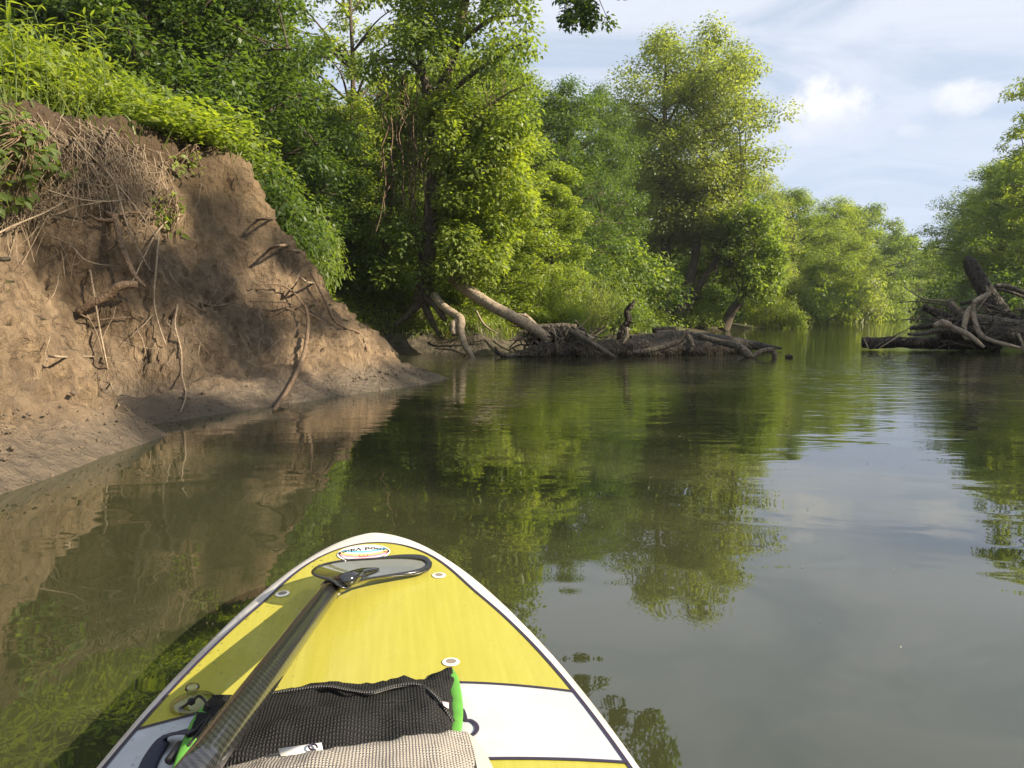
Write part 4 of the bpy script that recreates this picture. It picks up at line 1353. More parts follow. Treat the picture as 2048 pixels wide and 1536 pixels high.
for k, (lab, pts) in enumerate(thin):
    stick('stick', lab, pts, ('wood_grey', 'wood_pale')[k % 2], 'stick', 6, .1, 50 + k, group='thin sticks of the right driftwood pile')


def rubbish():
    rng = np.random.RandomState(77)
    mb = MB()
    for k in range(240):
        a, b = rng.uniform(1880, 2080), rng.uniform(618, 690)
        Yr = rng.uniform(15.2, 16.4)
        p0 = at(a, b, Yr)
        d = rng.normal(0, 1, 3) * np.array([1, .5, .35])
        d /= np.linalg.norm(d)
        ln = rng.uniform(.2, .7)
        mb.tube(smooth_path([p0, p0 + d * ln * .5 + rng.normal(0, .03, 3), p0 + d * ln], 3), np.linspace(.018, .006, 7), 5, cap=False)
    for k in range(90):
        a, b = rng.uniform(1040, 1240), rng.uniform(655, 705)
        p0 = at(a, b, rng.uniform(13.7, 14.6))
        d = rng.normal(0, 1, 3) * np.array([1, .5, .5])
        d /= np.linalg.norm(d)
        ln = rng.uniform(.15, .5)
        mb.tube(smooth_path([p0, p0 + d * ln * .5 + rng.normal(0, .03, 3), p0 + d * ln], 3), np.linspace(.014, .005, 7), 5, cap=False)
    tag(mb.build('twig_litter', M['wood_grey']), 'litter of small twigs packed into the driftwood piles', 'twigs', kind='stuff')


rubbish()

# ------------------------------------------------------------------ roots and branches on the bare bank
def bank_stick(name, label, pts, mat, cat='root', n=8, seed=1, rough=.12, extra=None):
    """pts: (px, py, lift from the earth, radius)"""
    def run(pp):
        H, _ = bank_hits([(p[0], p[1]) for p in pp], np.array([p[2] for p in pp]))
        return smooth_path(np.concatenate([H, np.array([[p[3]] for p in pp])], 1), 5)
    q = run(pts)
    base = q[0, :3]
    if extra:
        root = empty(name, tuple(base), label, cat)
        MB().tube(q[:, :3], q[:, 3], n, rough, seed).build('stem', M[mat], root, origin=base)
        for k, e in enumerate(extra):
            qe = run(e)
            MB().tube(qe[:, :3], qe[:, 3], 6, rough, seed + k).build('twig', M[mat], root, origin=base)
        return root
    o = MB().tube(q[:, :3], q[:, 3], n, rough, seed).build(name, M[mat], None, origin=base)
    o.location = base
    return tag(o, label, cat)


bank_stick('branch_stub', 'thick broken branch stub poking out of the earth at mid bank', [(157, 625, -.05, .034), (180, 610, .06, .034), (215, 592, .15, .036), (240, 572, .24, .036), (276, 569, .30, .032)], 'root_brown', 'dead branch', 10, 1)
bank_stick('hanging_branch', 'bent brown branch hanging down the bank above the stub', [(212, 425, .05, .022), (232, 440, .18, .026), (240, 480, .22, .026), (256, 525, .24, .026), (272, 555, .26, .022), (291, 574, .27, .014)], 'root_brown', 'dead branch', 8, 2,
           extra=[[(232, 440, .18, .02), (200, 440, .12, .016), (172, 428, .05, .012)], [(240, 470, .2, .016), (228, 490, .2, .012), (215, 500, .15, .006)], [(225, 432, .15, .018), (262, 425, .12, .014), (300, 430, .05, .008)]])
bank_stick('leaning_snag', 'slim dead branch leaning against the bank with twigs at its top', [(548, 822, .02, .016), (575, 780, .08, .02), (600, 730, .16, .022), (612, 690, .2, .022), (616, 640, .24, .018), (610, 610, .24, .014)], 'root_brown', 'dead branch', 8, 3,
           extra=[[(612, 618, .24, .012), (590, 588, .2, .011), (560, 570, .16, .009), (510, 569, .1, .006)], [(614, 632, .24, .010), (585, 608, .2, .008), (540, 604, .15, .006), (495, 603, .1, .004)],
                  [(614, 625, .24, .010), (640, 640, .2, .008), (655, 648, .14, .004)], [(608, 605, .24, .008), (640, 598, .2, .005)], [(586, 610, .2, .006), (550, 620, .15, .004)]])
for k, (lab, pts, mat) in enumerate([
        ('dark stick jutting right from the bank corner, highest of the jutting sticks', [(510, 440, 0, .012), (545, 437, .06, .014), (585, 436, .1, .012)], 'root_brown'),
        ('dark forked stick jutting right from the bank corner at mid height', [(538, 497, 0, .014), (575, 490, .14, .016), (610, 494, .22, .012), (640, 512, .26, .007)], 'root_brown'),
        ('pale stick jutting right below the dark forked stick', [(570, 500, .02, .010), (600, 502, .08, .012), (632, 506, .1, .008)], 'root_pale'),
        ('lowest pale jutting stick at the bank silhouette', [(600, 556, .02, .012), (625, 566, .06, .013), (655, 560, .12, .008)], 'root_pale'),
        ('black stick end poking in at the left edge', [(-30, 512, .1, .018), (-5, 518, .14, .02), (18, 518, .16, .017)], 'wood_wet'),
        ('dark root running down the edge of the bank silhouette to the grass', [(622, 545, .02, .012), (650, 600, .04, .014), (668, 640, .05, .014), (690, 655, .05, .012), (722, 668, .05, .014), (735, 703, .03, .010)], 'root_brown'),
        ('thin dark root lying across the earth below the branch stub', [(160, 628, .02, .008), (185, 640, .03, .01), (215, 638, .05, .009), (262, 634, .04, .006)], 'root_brown'),
        ('curved dark root tracing down the middle of the bank', [(380, 600, .03, .006), (430, 612, .05, .01), (470, 604, .06, .008)], 'root_brown'),
        ('short dark root crossing the shaded earth right of centre', [(372, 600, .02, .006), (400, 618, .04, .008), (428, 632, .03, .005)], 'root_brown')]):
    bank_stick('root', lab, pts, mat, 'root', 7, 10 + k)
pale = [
    ('long pale root running from the root tangle down to the water at the spur', [(180, 540, .05), (190, 600, .06), (200, 660, .07), (212, 720, .06), (222, 770, .05), (238, 812, .03)]),
    ('long pale root hanging straight down the middle of the bank', [(318, 470, .15), (312, 540, .16), (308, 600, .12), (318, 650, .08), (332, 690, .05)]),
    ('thin pale root hanging down to the waterline in the hollow', [(355, 610, .06), (350, 650, .07), (362, 700, .06), (364, 750, .05), (372, 790, .04), (360, 826, .02)]),
    ('pale root arching from the left edge across the root tangle', [(-20, 475, .2), (30, 450, .25), (90, 425, .28), (125, 405, .22)]),
    ('straight pale root crossing level under the root tangle', [(90, 378, .2), (140, 395, .26), (200, 403, .28), (250, 400, .2)]),
    ('pale curved root below the straight pale one', [(110, 430, .1), (150, 415, .2), (200, 405, .24), (240, 402, .22)]),
    ('pale root forking from the tangle towards the branch stub', [(95, 470, .04), (140, 490, .08), (170, 520, .1), (218, 533, .06)]),
    ('long straight pale runner slanting down through the root tangle', [(95, 215, .1), (150, 280, .2), (210, 340, .25), (260, 400, .25), (300, 455, .2), (318, 490, .1)]),
    ('second long runner slanting down the tangle nearer the bank brow', [(180, 200, .06), (225, 260, .14), (255, 310, .2), (275, 360, .22), (300, 410, .15)]),
    ('pale runner dropping from the brow to the hanging branch', [(232, 370, .15), (245, 420, .2), (262, 470, .22), (300, 540, .2)]),
    ('pale bunch root meeting the hanging branch tip from above', [(335, 440, .08), (310, 470, .15), (290, 510, .2), (262, 570, .28)]),
    ('looped pale root on the right of the hanging branch', [(350, 400, .08), (358, 430, .1), (345, 455, .1), (325, 462, .06)]),
    ('wavy pale root at the foot of the bank silhouette', [(500, 355, .04), (540, 400, .06), (585, 420, .1), (575, 445, .08), (555, 440, .05)]),
    ('pale root on the spur, lying nearly level', [(98, 712, .02), (130, 714, .04), (180, 713, .05), (220, 716, .03)]),
]
for k, (lab, pts) in enumerate(pale):
    bank_stick('pale_root', lab, [(a, b, o_, .009 * (1 - .5 * i / len(pts))) for i, (a, b, o_) in enumerate(pts)], 'root_pale', 'root', 6, 30 + k, .1)


def hair_roots():
    rng = np.random.RandomState(88)
    allp, specs = [], []
    for k in range(680):
        m = rng.rand()
        if m < .55:
            a, b = rng.uniform(15, 250), 0
            b = 140 + (a - 15) * .42 + rng.uniform(0, 170)
            da, db = rng.normal(9, 8), rng.uniform(8, 22)
        elif m < .72:
            a, b = rng.uniform(-10, 110), rng.uniform(385, 430)
            da, db = rng.normal(0, 13), rng.normal(8, 9)
        elif m < .86:
            a, b = rng.uniform(215, 330), rng.uniform(280, 430)
            da, db = rng.normal(4, 7), rng.uniform(6, 24)
        else:
            a, b = rng.uniform(100, 620), rng.uniform(350, 700)
            da, db = rng.normal(0, 6), rng.uniform(3, 16)
        n = 5
        lift = rng.uniform(.01, .16)
        for i in range(n):
            allp.append((a, b))
            specs.append(lift * math.sin(.4 + 2.3 * i / n))
            da += rng.normal(0, 4)
            db += rng.normal(0, 4)
            a += da
            b += db
    H, _ = bank_hits(allp, np.array(specs))
    mb = MB()
    for k in range(680):
        q = smooth_path(H[k * 5:k * 5 + 5], 3)
        if np.max(np.linalg.norm(np.diff(q, axis=0), axis=1)) > .5:
            continue
        r = rng.uniform(.0018, .0055)
        mb.tube(q, np.linspace(r, r * .5, len(q)), 4, cap=False)
    o = mb.build('hair_roots', M['root_pale'])
    tag(o, 'tangle of fine pale roots and dead vines hanging over the bare bank', 'roots', kind='stuff')


hair_roots()

# pebbles and clods along the waterline
rng = np.random.RandomState(99)
p = scatter(rng, 2500, -2.9, -.6, 3, 9.5, lambda x, y, z, d: (d > 0.0) & (d < .35))
mbx = MB()
oct_v = np.array([(1, 0, 0), (-1, 0, 0), (0, 1, 0), (0, -1, 0), (0, 0, 1), (0, 0, -1)], float)
oct_f = np.array([(0, 2, 4), (2, 1, 4), (1, 3, 4), (3, 0, 4), (2, 0, 5), (1, 2, 5), (3, 1, 5), (0, 3, 5)])
for c in p[:420]:
    mbx.add(oct_v * rng.uniform(.004, .02, 3) * rng.uniform(.5, 1.3) + c, oct_f)
tag(mbx.build('clods', plain('clod_earth', (.10, .075, .05), .9, vary=.4)), 'small clods and pebbles along the muddy waterline', 'clods', kind='stuff')
V, F = [], []
for k in range(130):
    y = 1.6 + rng.rand() ** 1.5 * 22
    x = rng.uniform(-.2, .62) * y * 1.0
    if shore(np.array([x]), np.array([y]))[0] > -.2 or (y < 2.4 and x < .7):
        continue
    s_ = rng.uniform(.0015, .004) * (1 + y * .06)
    a = rng.uniform(0, 6.28)
    c, d = math.cos(a) * s_, math.sin(a) * s_
    b = len(V)
    V += [(x - c, y - d, .003), (x + d * .5, y - c * .5, .005), (x + c, y + d, .004), (x - d * .5, y + c * .5, .006)]
    F.append((b, b + 1, b + 2, b + 3))
tag(mk('floating_flecks', np.array(V), np.array(F), plain('fleck', (.32, .30, .22), .8)), 'pale flecks of seed fluff and bark floating on the river', 'flecks', kind='stuff')


# ------------------------------------------------------------------ paddleboard (frame: s forward along the board, t to its right)
BA = R(9.6)
BS, BT = np.array([-math.sin(BA), math.cos(BA), 0]), np.array([math.cos(BA), math.sin(BA), 0])
SN = 1.995
_w2 = np.polyfit([-.2, .2, .6, .9, 1.1, 1.34, 1.626, 1.834, 1.96, 2.035], [.185, .190, .196, .196, .184, .146, .097, .050, .0172, 0.0], 5)


def hw(s_):
    s_ = np.asarray(s_, float)
    front = np.sqrt(np.clip(np.polyval(_w2, s_ * 2.035 / SN), 0, None))
    back = .43 * np.sqrt(np.clip(1 - (np.clip(-s_ - .0, 0, None) / 1.25) ** 2.2, 0, 1))
    return np.where(s_ < 0, np.minimum(back, .43), front) * np.where(s_ >= SN, 0, 1)


def deckz(s_, t=0.0):
    s_ = np.asarray(s_, float)
    return .125 + .09 * (np.clip(s_ - .9, 0, None) / 1.3) ** 2 - .10 * np.asarray(t) ** 2


def bw(s_, t, z):
    s_, t, z = np.broadcast_arrays(np.asarray(s_, float), np.asarray(t, float), np.asarray(z, float))
    return s_[..., None] * BS + (t - .045)[..., None] * BT + z[..., None] * np.array([0, 0, 1.0])


def onboard(px, py, h=0.0):
    """point h above the deck seen at that photo pixel -> (s, t)"""
    z = .13 + h
    for _ in range(12):
        q_ = atz(px, py, z)
        s_, t = q_[:2] @ BS[:2], q_[:2] @ BT[:2] + .045
        z = float(deckz(s_, t)) + h
    return s_, t


def deck_mat(name, ca, cb, rough=.22, grain=True):
    m, n = material(name)
    t = n.add('ShaderNodeTexCoord').outputs['Object']
    mp = n.add('ShaderNodeMapping', {'Vector': t, 'Rotation': (0, 0, -BA)}).outputs[0]
    g = n.noise(n.vmath('MULTIPLY', mp, (90, 4, 20)), 1.0, 5, .6)
    sm = n.noise(mp, 7, 5, .6)
    col = n.mix(n.ramp(g, .3, .75), ca, cb) if grain else n.mix(n.ramp(sm, .4, .7), ca, cb)
    scuff = n.noise(n.vmath('MULTIPLY', mp, (1, .35, 1)), 38, 6, .75, 1.2)
    col = n.mix(n.ramp(scuff, .64, .74, 0, .28), col, tuple(min(1, x * .6 + .3) for x in cb))
    speck = n.noise(mp, 160, 2, .5)
    p = n.add('ShaderNodeBsdfPrincipled', {'Base Color': col, 'Roughness': n.ramp(sm, .35, .7, rough, rough + .2), 'Specular IOR Level': .5})
    bp = n.add('ShaderNodeBump', {'Strength': .12, 'Distance': .004, 'Height': scuff})
    n.t.links.new(bp.outputs[0], p.inputs['Normal'])
    finish(n, p.outputs[0])
    return m


M['rail_white'] = deck_mat('rail_white', (.48, .465, .44), (.58, .57, .545), .28, False)
M['deck_yellow'] = deck_mat('deck_yellow', (.340, .315, .050), (.380, .352, .062), .16)
M['navy'] = plain('navy_paint', (.030, .022, .045), .35)
M['ink'] = plain('black_ink', (.015, .013, .015), .5)

BO = np.array([0, 0, 0.0])
board = empty('paddleboard', (0, 0, 0), 'white paddleboard with a yellow wood-grain nose pointing down the river', 'paddleboard')
ss = np.concatenate([np.linspace(-1.24, .8, 24)[:-1], np.linspace(.8, 1.7, 26)[:-1], SN - .295 * (1 - np.linspace(0, 1, 34)) ** 1.9])
prof = [(0, 0), (.25, 0), (.5, 0), (.7, -.001), (.84, -.004), (.92, -.010), (.97, -.022), (.995, -.042), (1.0, -.058), (.985, -.082), (.93, -.104), (.8, -.116), (.4, -.12), (0, -.12)]
ring = prof + [(-a, b) for a, b in prof[-2:0:-1]]
V = []
for s_ in ss:
    w_ = float(hw(min(s_, SN - 1e-4)))
    th = min(1.0, .38 + (SN - s_) * 1.3)
    for a, b in ring:
        t = a * w_
        V.append(bw(s_, t, float(deckz(s_, t)) + b * th))
nr = len(ring)
i = np.arange(len(ss) - 1)[:, None] * nr
k = np.arange(nr)[None]
F = np.stack([i + k, i + (k + 1) % nr, i + nr + (k + 1) % nr, i + nr + k], -1).reshape(-1, 4)
mk('hull', np.array(V), F, M['rail_white'], board, True)


tip = 1.925


def wi(s_):
    s_ = np.asarray(s_, float)
    return np.clip(hw(np.minimum(s_ * SN / tip, SN - 1e-4)) - .040 * (1 - sstep(s_, 1.60, 1.92)), 0, None)


def arc1(u):
    return 1.262 - .055 * u ** 2


def arc2(u):
    return 1.035 - .032 * u ** 2


def panel(name, sa, sb, nv, mat, dz=.0016):
    U = np.linspace(-1, 1, 33)
    vv = np.linspace(0, 1, nv)
    vv = 1 - (1 - vv) ** 1.6
    V = []
    for v in vv:
        s_ = sa(U) * (1 - v) + sb(U) * v
        t = U * wi(s_)
        V.append(bw(s_, t, deckz(s_, t) + dz))
    V = np.concatenate(V)
    i = np.arange(nv - 1)[:, None] * 33
    k = np.arange(32)[None]
    F = np.stack([i + k, i + k + 1, i + 34 + k, i + 33 + k], -1).reshape(-1, 4)
    return mk(name, V, F, mat, board, True)


panel('nose_panel', arc1, lambda u: np.full_like(u, tip), 40, M['deck_yellow'])
panel('rear_panel', lambda u: np.full_like(u, -.4), arc2, 16, M['deck_yellow'])
panel('middle_band', arc2, arc1, 10, deck_mat('deck_white', (.39, .41, .44), (.47, .49, .52), .25, False))


def ribbon(name, S, Tt, wd, mat, dz=.003, par=None):
    S, Tt = np.asarray(S), np.asarray(Tt)
    d = np.stack([np.gradient(S), np.gradient(Tt)], 1)
    d /= np.linalg.norm(d, axis=1, keepdims=True) + 1e-9
    nrm = np.stack([-d[:, 1], d[:, 0]], 1) * wd / 2
    a = bw(S + nrm[:, 0], Tt + nrm[:, 1], deckz(S, Tt) + dz)
    b = bw(S - nrm[:, 0], Tt - nrm[:, 1], deckz(S, Tt) + dz)
    n = len(S)
    k = np.arange(n - 1)
    return mk(name, np.concatenate([a, b]), np.stack([k, k + 1, n + k + 1, n + k], 1), mat, par or board, True)


se = np.concatenate([np.linspace(-.4, 1.5, 40)[:-1], tip - .425 * (1 - np.linspace(0, 1, 60)) ** 2])
we = wi(se)
ribbon('pinstripe', np.concatenate([se, se[::-1]]), np.concatenate([-we, we[::-1]]), .0065, M['navy'])
U = np.linspace(-1, 1, 40)
ribbon('pinstripe', arc1(U), U * wi(arc1(U)), .0055, M['navy'], .0036)
ribbon('pinstripe', arc2(U), U * wi(arc2(U)), .0065, M['navy'], .0036)
# part of an outlined logo beside the bag
lg = smooth_path([onboard(a, b) for a, b in [(914, 1424), (924, 1423), (929, 1434), (932, 1444), (942, 1445), (952, 1453), (954, 1463), (948, 1472), (941, 1476)]], 6)
ribbon('logo_outline', lg[:, 0], lg[:, 1], .007, M['navy'], .0038)


def disc(r, z0, n=20, r_in=0.0, rx=1.0):
    a = np.linspace(0, 6.2832, n, endpoint=False)
    if r_in:
        V = [(r * rx * math.cos(x), r * math.sin(x), z0) for x in a] + [(r_in * rx * math.cos(x), r_in * math.sin(x), z0 + .0012) for x in a]
        k = np.arange(n)
        return np.array(V), np.stack([k, (k + 1) % n, n + (k + 1) % n, n + k], 1)
    V = [(r * rx * math.cos(x), r * math.sin(x), z0) for x in a] + [(0, 0, z0)]
    k = np.arange(n)
    return np.array(V), np.stack([k, (k + 1) % n, np.full(n, n)], 1)


def board_frame(s_, t, dz=0.0):
    """matrix of a patch lying on the deck: x to the right, y forward"""
    z0 = float(deckz(s_, t))
    sl_ = (float(deckz(s_ + .01, t)) - z0) / .01
    y = Vector((*BS[:2], sl_)).normalized()
    x = Vector((*BT[:2], -.2 * t)).normalized()
    n_ = x.cross(y)
    m = Matrix((x, y, n_)).transposed().to_4x4()
    m.translation = Vector(bw(s_, t, z0 + dz))
    return m


M['insert_white'] = plain('insert_white', (.75, .74, .70), .4)
M['insert_dark'] = plain('insert_hole', (.20, .17, .14), .7)
for (px, py), rr in (((565, 1190), .015), ((878, 1153), .0155), ((902, 1327), .0155)):
    s_, t = onboard(px, py)
    V, F = disc(rr, .0022, 24, rr * .62, 1.05)
    o = mk('deck_insert', V, F, M['insert_white'], board, True)
    o.matrix_local = board_frame(s_, t, .0012)
    V, F = disc(rr * .62, .0030, 20, 0, 1.05)
    mk('insert_hole', V, F, M['insert_dark'], o)

# sticker
st_s, st_t = onboard(728, 1108)
SX, SY = .066, .050
V, F = disc(1, 0, 48)
V = V * [SX, SY, 1]
stk = mk('sticker', V, F, plain('sticker_white', (.80, .79, .77), .35), board)
stk.matrix_local = board_frame(st_s, st_t, .0034)
V, F = disc(1, .0, 64, .965)
stko = mk('sticker_outline', V * [SX * .93, SY * .92, .3] + [0, 0, .0006], F, M['ink'], stk)
cols = [(.10, .42, .72), (.28, .66, .80), (.88, .84, .62), (.93, .62, .12), (.90, .30, .20), (.85, .22, .34), (.90, .55, .58)]
xs = np.linspace(-1, 1, 60)
for kb, c in enumerate(cols):
    lo, hi = .28 - .145 * (kb + 1), .28 - .145 * kb
    V, F = [], []
    for x in xs:
        e = .94 * math.sqrt(max(0, 1 - x * x))
        cv = lambda b: max(-e, min(e, b + .42 * x * x - .06))
        V += [(x * SX * .90, cv(lo) * SY * .92, .0005), (x * SX * .90, cv(hi) * SY * .92, .0005)]
    for k in range(59):
        F.append((2 * k, 2 * k + 2, 2 * k + 3, 2 * k + 1))
    mk('sticker_stripe', np.array(V), np.array(F), plain('sticker_print', c, .35), stk)
hexa = [(.0, -.62), (-.17, -.5), (-.17, -.22), (0, -.08), (.17, -.22), (.17, -.5)]
mbs = MB()
hp = [np.array([x * SX * .9, y * SY * .9, .0011]) for x, y in hexa]
for k in range(6):
    if k != 3:
        mbs.tube([hp[k], hp[(k + 1) % 6]], [.0006, .0006], 4)
mbs.tube([hp[1] * .6 + hp[4] * .4, hp[4] * .6 + hp[1] * .4], [.0006, .0006], 4)
mbs.tube([hp[2] * .6 + hp[5] * .4, hp[5] * .6 + hp[2] * .4], [.0006, .0006], 4)
mbs.build('sticker_emblem', M['ink'], stk)
cu = bpy.data.curves.new('lettering', 'FONT')
cu.body, cu.size, cu.align_x, cu.extrude = 'Good Vibes', .027, 'CENTER', .0001
cu.offset = .0006
tmp = bpy.data.objects.new('lettering', cu)
COL.objects.link(tmp)
bpy.context.view_layer.update()
me = bpy.data.meshes.new_from_object(tmp.evaluated_get(bpy.context.evaluated_depsgraph_get()))
bpy.data.objects.remove(tmp)
me.materials.clear()
me.materials.append(M['ink'])
for v in me.vertices:                      # lettering reads from the nose of the board
    x, y = -v.co.x * 1.0, -v.co.y * 1.0
    v.co = (x, y + .032 - 6.0 * x * x, .0010)
let = bpy.data.objects.new('lettering', me)
COL.objects.link(let)
let.parent = stk

# water drops on the deck
M['drop'], n = material('water_drop')
fr = n.add('ShaderNodeFresnel', {'IOR': 1.33}).outputs[0]
finish(n, n.add('ShaderNodeMixShader', {0: n.math('ADD', fr, .05, clamp=True), 1: n.add('ShaderNodeBsdfTransparent', {'Color': (.93, .93, .92)}).outputs[0], 2: n.add('ShaderNodeBsdfGlossy', {'Roughness': .03}).outputs[0]}).outputs[0])
rng = np.random.RandomState(5)
mbd = MB()
hemi = []
for jr, (rr, zz) in enumerate([(1, 0), (.8, .55), (.45, .85)]):
    hemi += [(rr * math.cos(a), rr * math.sin(a), zz) for a in np.linspace(0, 6.2832, 9)[:-1]]
hemi = np.array(hemi + [(0, 0, 1)])
hk = np.arange(8)
hF = [np.concatenate([np.stack([j * 8 + hk, j * 8 + (hk + 1) % 8, j * 8 + 8 + (hk + 1) % 8, j * 8 + 8 + hk], 1) for j in range(2)]), np.stack([16 + hk, 16 + (hk + 1) % 8, np.full(8, 24)], 1)]
for k in range(420):
    s_ = rng.uniform(.98, 1.9)
    w_ = float(wi(s_)) + .03
    t = -w_ * rng.uniform(.35, 1.0)
    if s_ > 1.6 and rng.rand() < .6:
        continue
    r_ = rng.uniform(.0007, .0021)
    c = bw(s_, t, float(deckz(s_, t)) + .002)
    mbd.add(hemi * [r_ * rng.uniform(.8, 1.6), r_ * rng.uniform(.8, 1.6), r_ * .45] + c, hF)
o = mbd.build('water_drops', M['drop'], board)
o['kind'] = 'stuff'

# ------------------------------------------------------------------ paddle
def carbon_mat():
    m, n = material('woven_carbon')
    t = n.add('ShaderNodeTexCoord').outputs['Object']
    wv = n.add('ShaderNodeTexWave', {'Vector': t, 'Scale': 70.0, 'Distortion': 1.6, 'Detail': 2.0}, bands_direction='Y').outputs['Fac']
    ck = n.add('ShaderNodeTexWave', {'Vector': t, 'Scale': 60.0, 'Distortion': 0.5}, bands_direction='DIAGONAL').outputs['Fac']
    f = n.math('MULTIPLY', wv, ck)
    col = n.mix(f, (.006, .006, .007), (.038, .038, .040))
    p = n.add('ShaderNodeBsdfPrincipled', {'Base Color': col, 'Roughness': .32, 'Coat Weight': 1.0, 'Coat Roughness': .05, 'Specular IOR Level': .6})
    finish(n, p.outputs[0])
    return m


M['carbon'] = carbon_mat()
M['gloss_black'] = plain('gloss_black', (.012, .012, .013), .08, 0, 1.0)
neck = at(668, 1170, 1.60)
hand = at(350, 1600, .70)
paddle = empty('paddle', tuple(neck), 'black carbon paddle lying across the board, blade towards the nose', 'paddle')
dirp = (neck - hand) / np.linalg.norm(neck - hand)
pts = np.stack([hand + (neck - hand) * t for t in np.linspace(0, 1, 12)])
MB().tube(pts, np.full(12, .0215), 24).build('shaft', M['carbon'], paddle, origin=neck)
MB().tube(np.stack([neck - dirp * .055, neck - dirp * .05, neck - dirp * .004, neck + dirp * .002]), [.0222, .0236, .0236, .0222], 24).build('ferrule', M['gloss_black'], paddle, origin=neck)


def onh(px, py, h):
    s_, t = onboard(px, py, h)
    return bw(s_, t, float(deckz(s_, t)) + h)


outl = [(662, 1160, .075), (640, 1154, .078), (625, 1146, .078), (632, 1136, .072), (652, 1128, .062), (690, 1121, .052), (740, 1118, .046), (790, 1114, .042), (822, 1114, .038), (845, 1117, .032),
        (857, 1126, .024), (854, 1136, .017), (835, 1144, .016), (800, 1149, .022), (765, 1153, .032), (730, 1159, .044), (705, 1168, .054), (690, 1177, .056)]
O = np.array([onh(*p_) for p_ in outl])
O = smooth_path(np.concatenate([O, O[:1]]), 4)[:-1]
cent = O.mean(0) + np.array([0, 0, -.012])
rings_ = [1.0, .93, .8, .6, .35]
V = []
for r_ in rings_:
    V.append(cent + (O - cent) * r_ + np.array([0, 0, -.012 * (1 - r_ ** 2)]))
V = np.concatenate(V + [cent[None] + [0, 0, -.012]])
no = len(O)
k = np.arange(no)
Fq = np.concatenate([np.stack([j * no + k, j * no + (k + 1) % no, (j + 1) * no + (k + 1) % no, (j + 1) * no + k], 1) for j in range(len(rings_) - 1)])
Ft = np.stack([(len(rings_) - 1) * no + k, (len(rings_) - 1) * no + (k + 1) % no, np.full(no, len(V) - 1)], 1)
m, n = material('smoked_blade')
gl = n.add('ShaderNodeBsdfGlossy', {'Color': (.9, .9, .88), 'Roughness': .05})
tp = n.add('ShaderNodeBsdfTransparent', {'Color': (.58, .57, .42)})
fr = n.add('ShaderNodeLayerWeight', {'Blend': .35}).outputs['Facing']
df = n.add('ShaderNodeBsdfDiffuse', {'Color': (.085, .078, .034)})
mx0 = n.add('ShaderNodeMixShader', {0: .80, 1: tp.outputs[0], 2: df.outputs[0]})
finish(n, n.add('ShaderNodeMixShader', {0: n.math('ADD', n.math('MULTIPLY', fr, .40), .32), 1: mx0.outputs[0], 2: gl.outputs[0]}).outputs[0])
bl = mk('blade', V - neck, [Fq, Ft], m, paddle, True)
loop = np.concatenate([O, O[:2]]) - neck
MB().tube(loop, .0030 + .0055 * np.clip((loop @ np.array([.93, .3, 0]) - .10) / .12, 0, 1), 8, cap=False).build('blade_rim', M['gloss_black'], paddle)
sp = smooth_path([list(neck - dirp * .01) + [.021], list(onh(694, 1160, .066)) + [.017], list(onh(722, 1147, .054)) + [.012], list(onh(755, 1140, .042)) + [.006]], 6)
V, F = tube(sp[:, :3], sp[:, 3], 14)
MB().add(V, F).build('blade_spine', M['gloss_black'], paddle, origin=neck)

# ------------------------------------------------------------------ mesh bag
def weave_mat(name, ca, cb, scale, rough=.8, holes=True):
    m, n = material(name)
    t = n.add('ShaderNodeTexCoord').outputs['Object']
    mp = n.add('ShaderNodeMapping', {'Vector': t, 'Rotation': (0, 0, -BA)}).outputs[0]
    a = n.add('ShaderNodeTexWave', {'Vector': mp, 'Scale': scale, 'Distortion': 1.6, 'Detail': 2.0, 'Detail Scale': .6}, bands_direction='X').outputs['Fac']
    b = n.add('ShaderNodeTexWave', {'Vector': mp, 'Scale': scale * .8, 'Distortion': 1.6, 'Detail': 2.0, 'Detail Scale': .6}, bands_direction='Y').outputs['Fac']
    f = n.math('MULTIPLY', a, b)
    g = n.noise(mp, 9, 3)
    col = n.mix(n.math('MULTIPLY', f, n.ramp(g, .2, .8, .5, 1)), ca, cb)
    p = n.add('ShaderNodeBsdfPrincipled', {'Base Color': col, 'Roughness': rough, 'Specular IOR Level': .2})
    bp = n.add('ShaderNodeBump', {'Strength': .8, 'Distance': .004, 'Height': f})
    n.t.links.new(bp.outputs[0], p.inputs['Normal'])
    finish(n, p.outputs[0])
    return m


M['mesh_black'] = weave_mat('black_mesh', (.008, .008, .008), (.045, .045, .045), 64)
M['mesh_beige'] = weave_mat('beige_mesh', (.26, .235, .205), (.52, .485, .44), 74)
M['trim_green'] = plain('green_trim', (.075, .25, .032), .95, vary=.3, vscale=60)
M['zip_black'] = plain('black_zip', (.018, .018, .018), .45)
M['cord_black'] = plain('black_cord', (.015, .014, .013), .8)
M['strap_navy'] = plain('navy_webbing', (.022, .025, .045), .8, vary=.3, vscale=150)


def surf(name, rows, mat, parent, origin, sub=6, wr=.0, seed=0):
    """rows: list of rows of (px, py, height above the deck) from far to near"""
    R0 = []
    for row in rows:
        R0.append(smooth_path([onh(*p_) for p_ in row], sub))
    R0 = np.array(R0)
    out = [smooth_path(R0[:, j], sub) for j in range(R0.shape[1])]
    G = np.array(out)                       # columns x rows
    if wr:
        q_ = G.reshape(-1, 3)
        d = fbm(q_ + seed, 16, 3, .6) * wr + fbm(q_ + seed + 9, 48, 2) * wr * .4
        G = (q_ + np.array([0, 0, 1.0]) * d[:, None]).reshape(G.shape)
    a, b = G.shape[:2]
    i = np.arange(a - 1)[:, None] * b
    k = np.arange(b - 1)[None]
    F = np.stack([i + k, i + b + k, i + b + k + 1, i + k + 1], -1).reshape(-1, 4)
    return mk(name, G.reshape(-1, 3) - origin, F, mat, parent, True), G


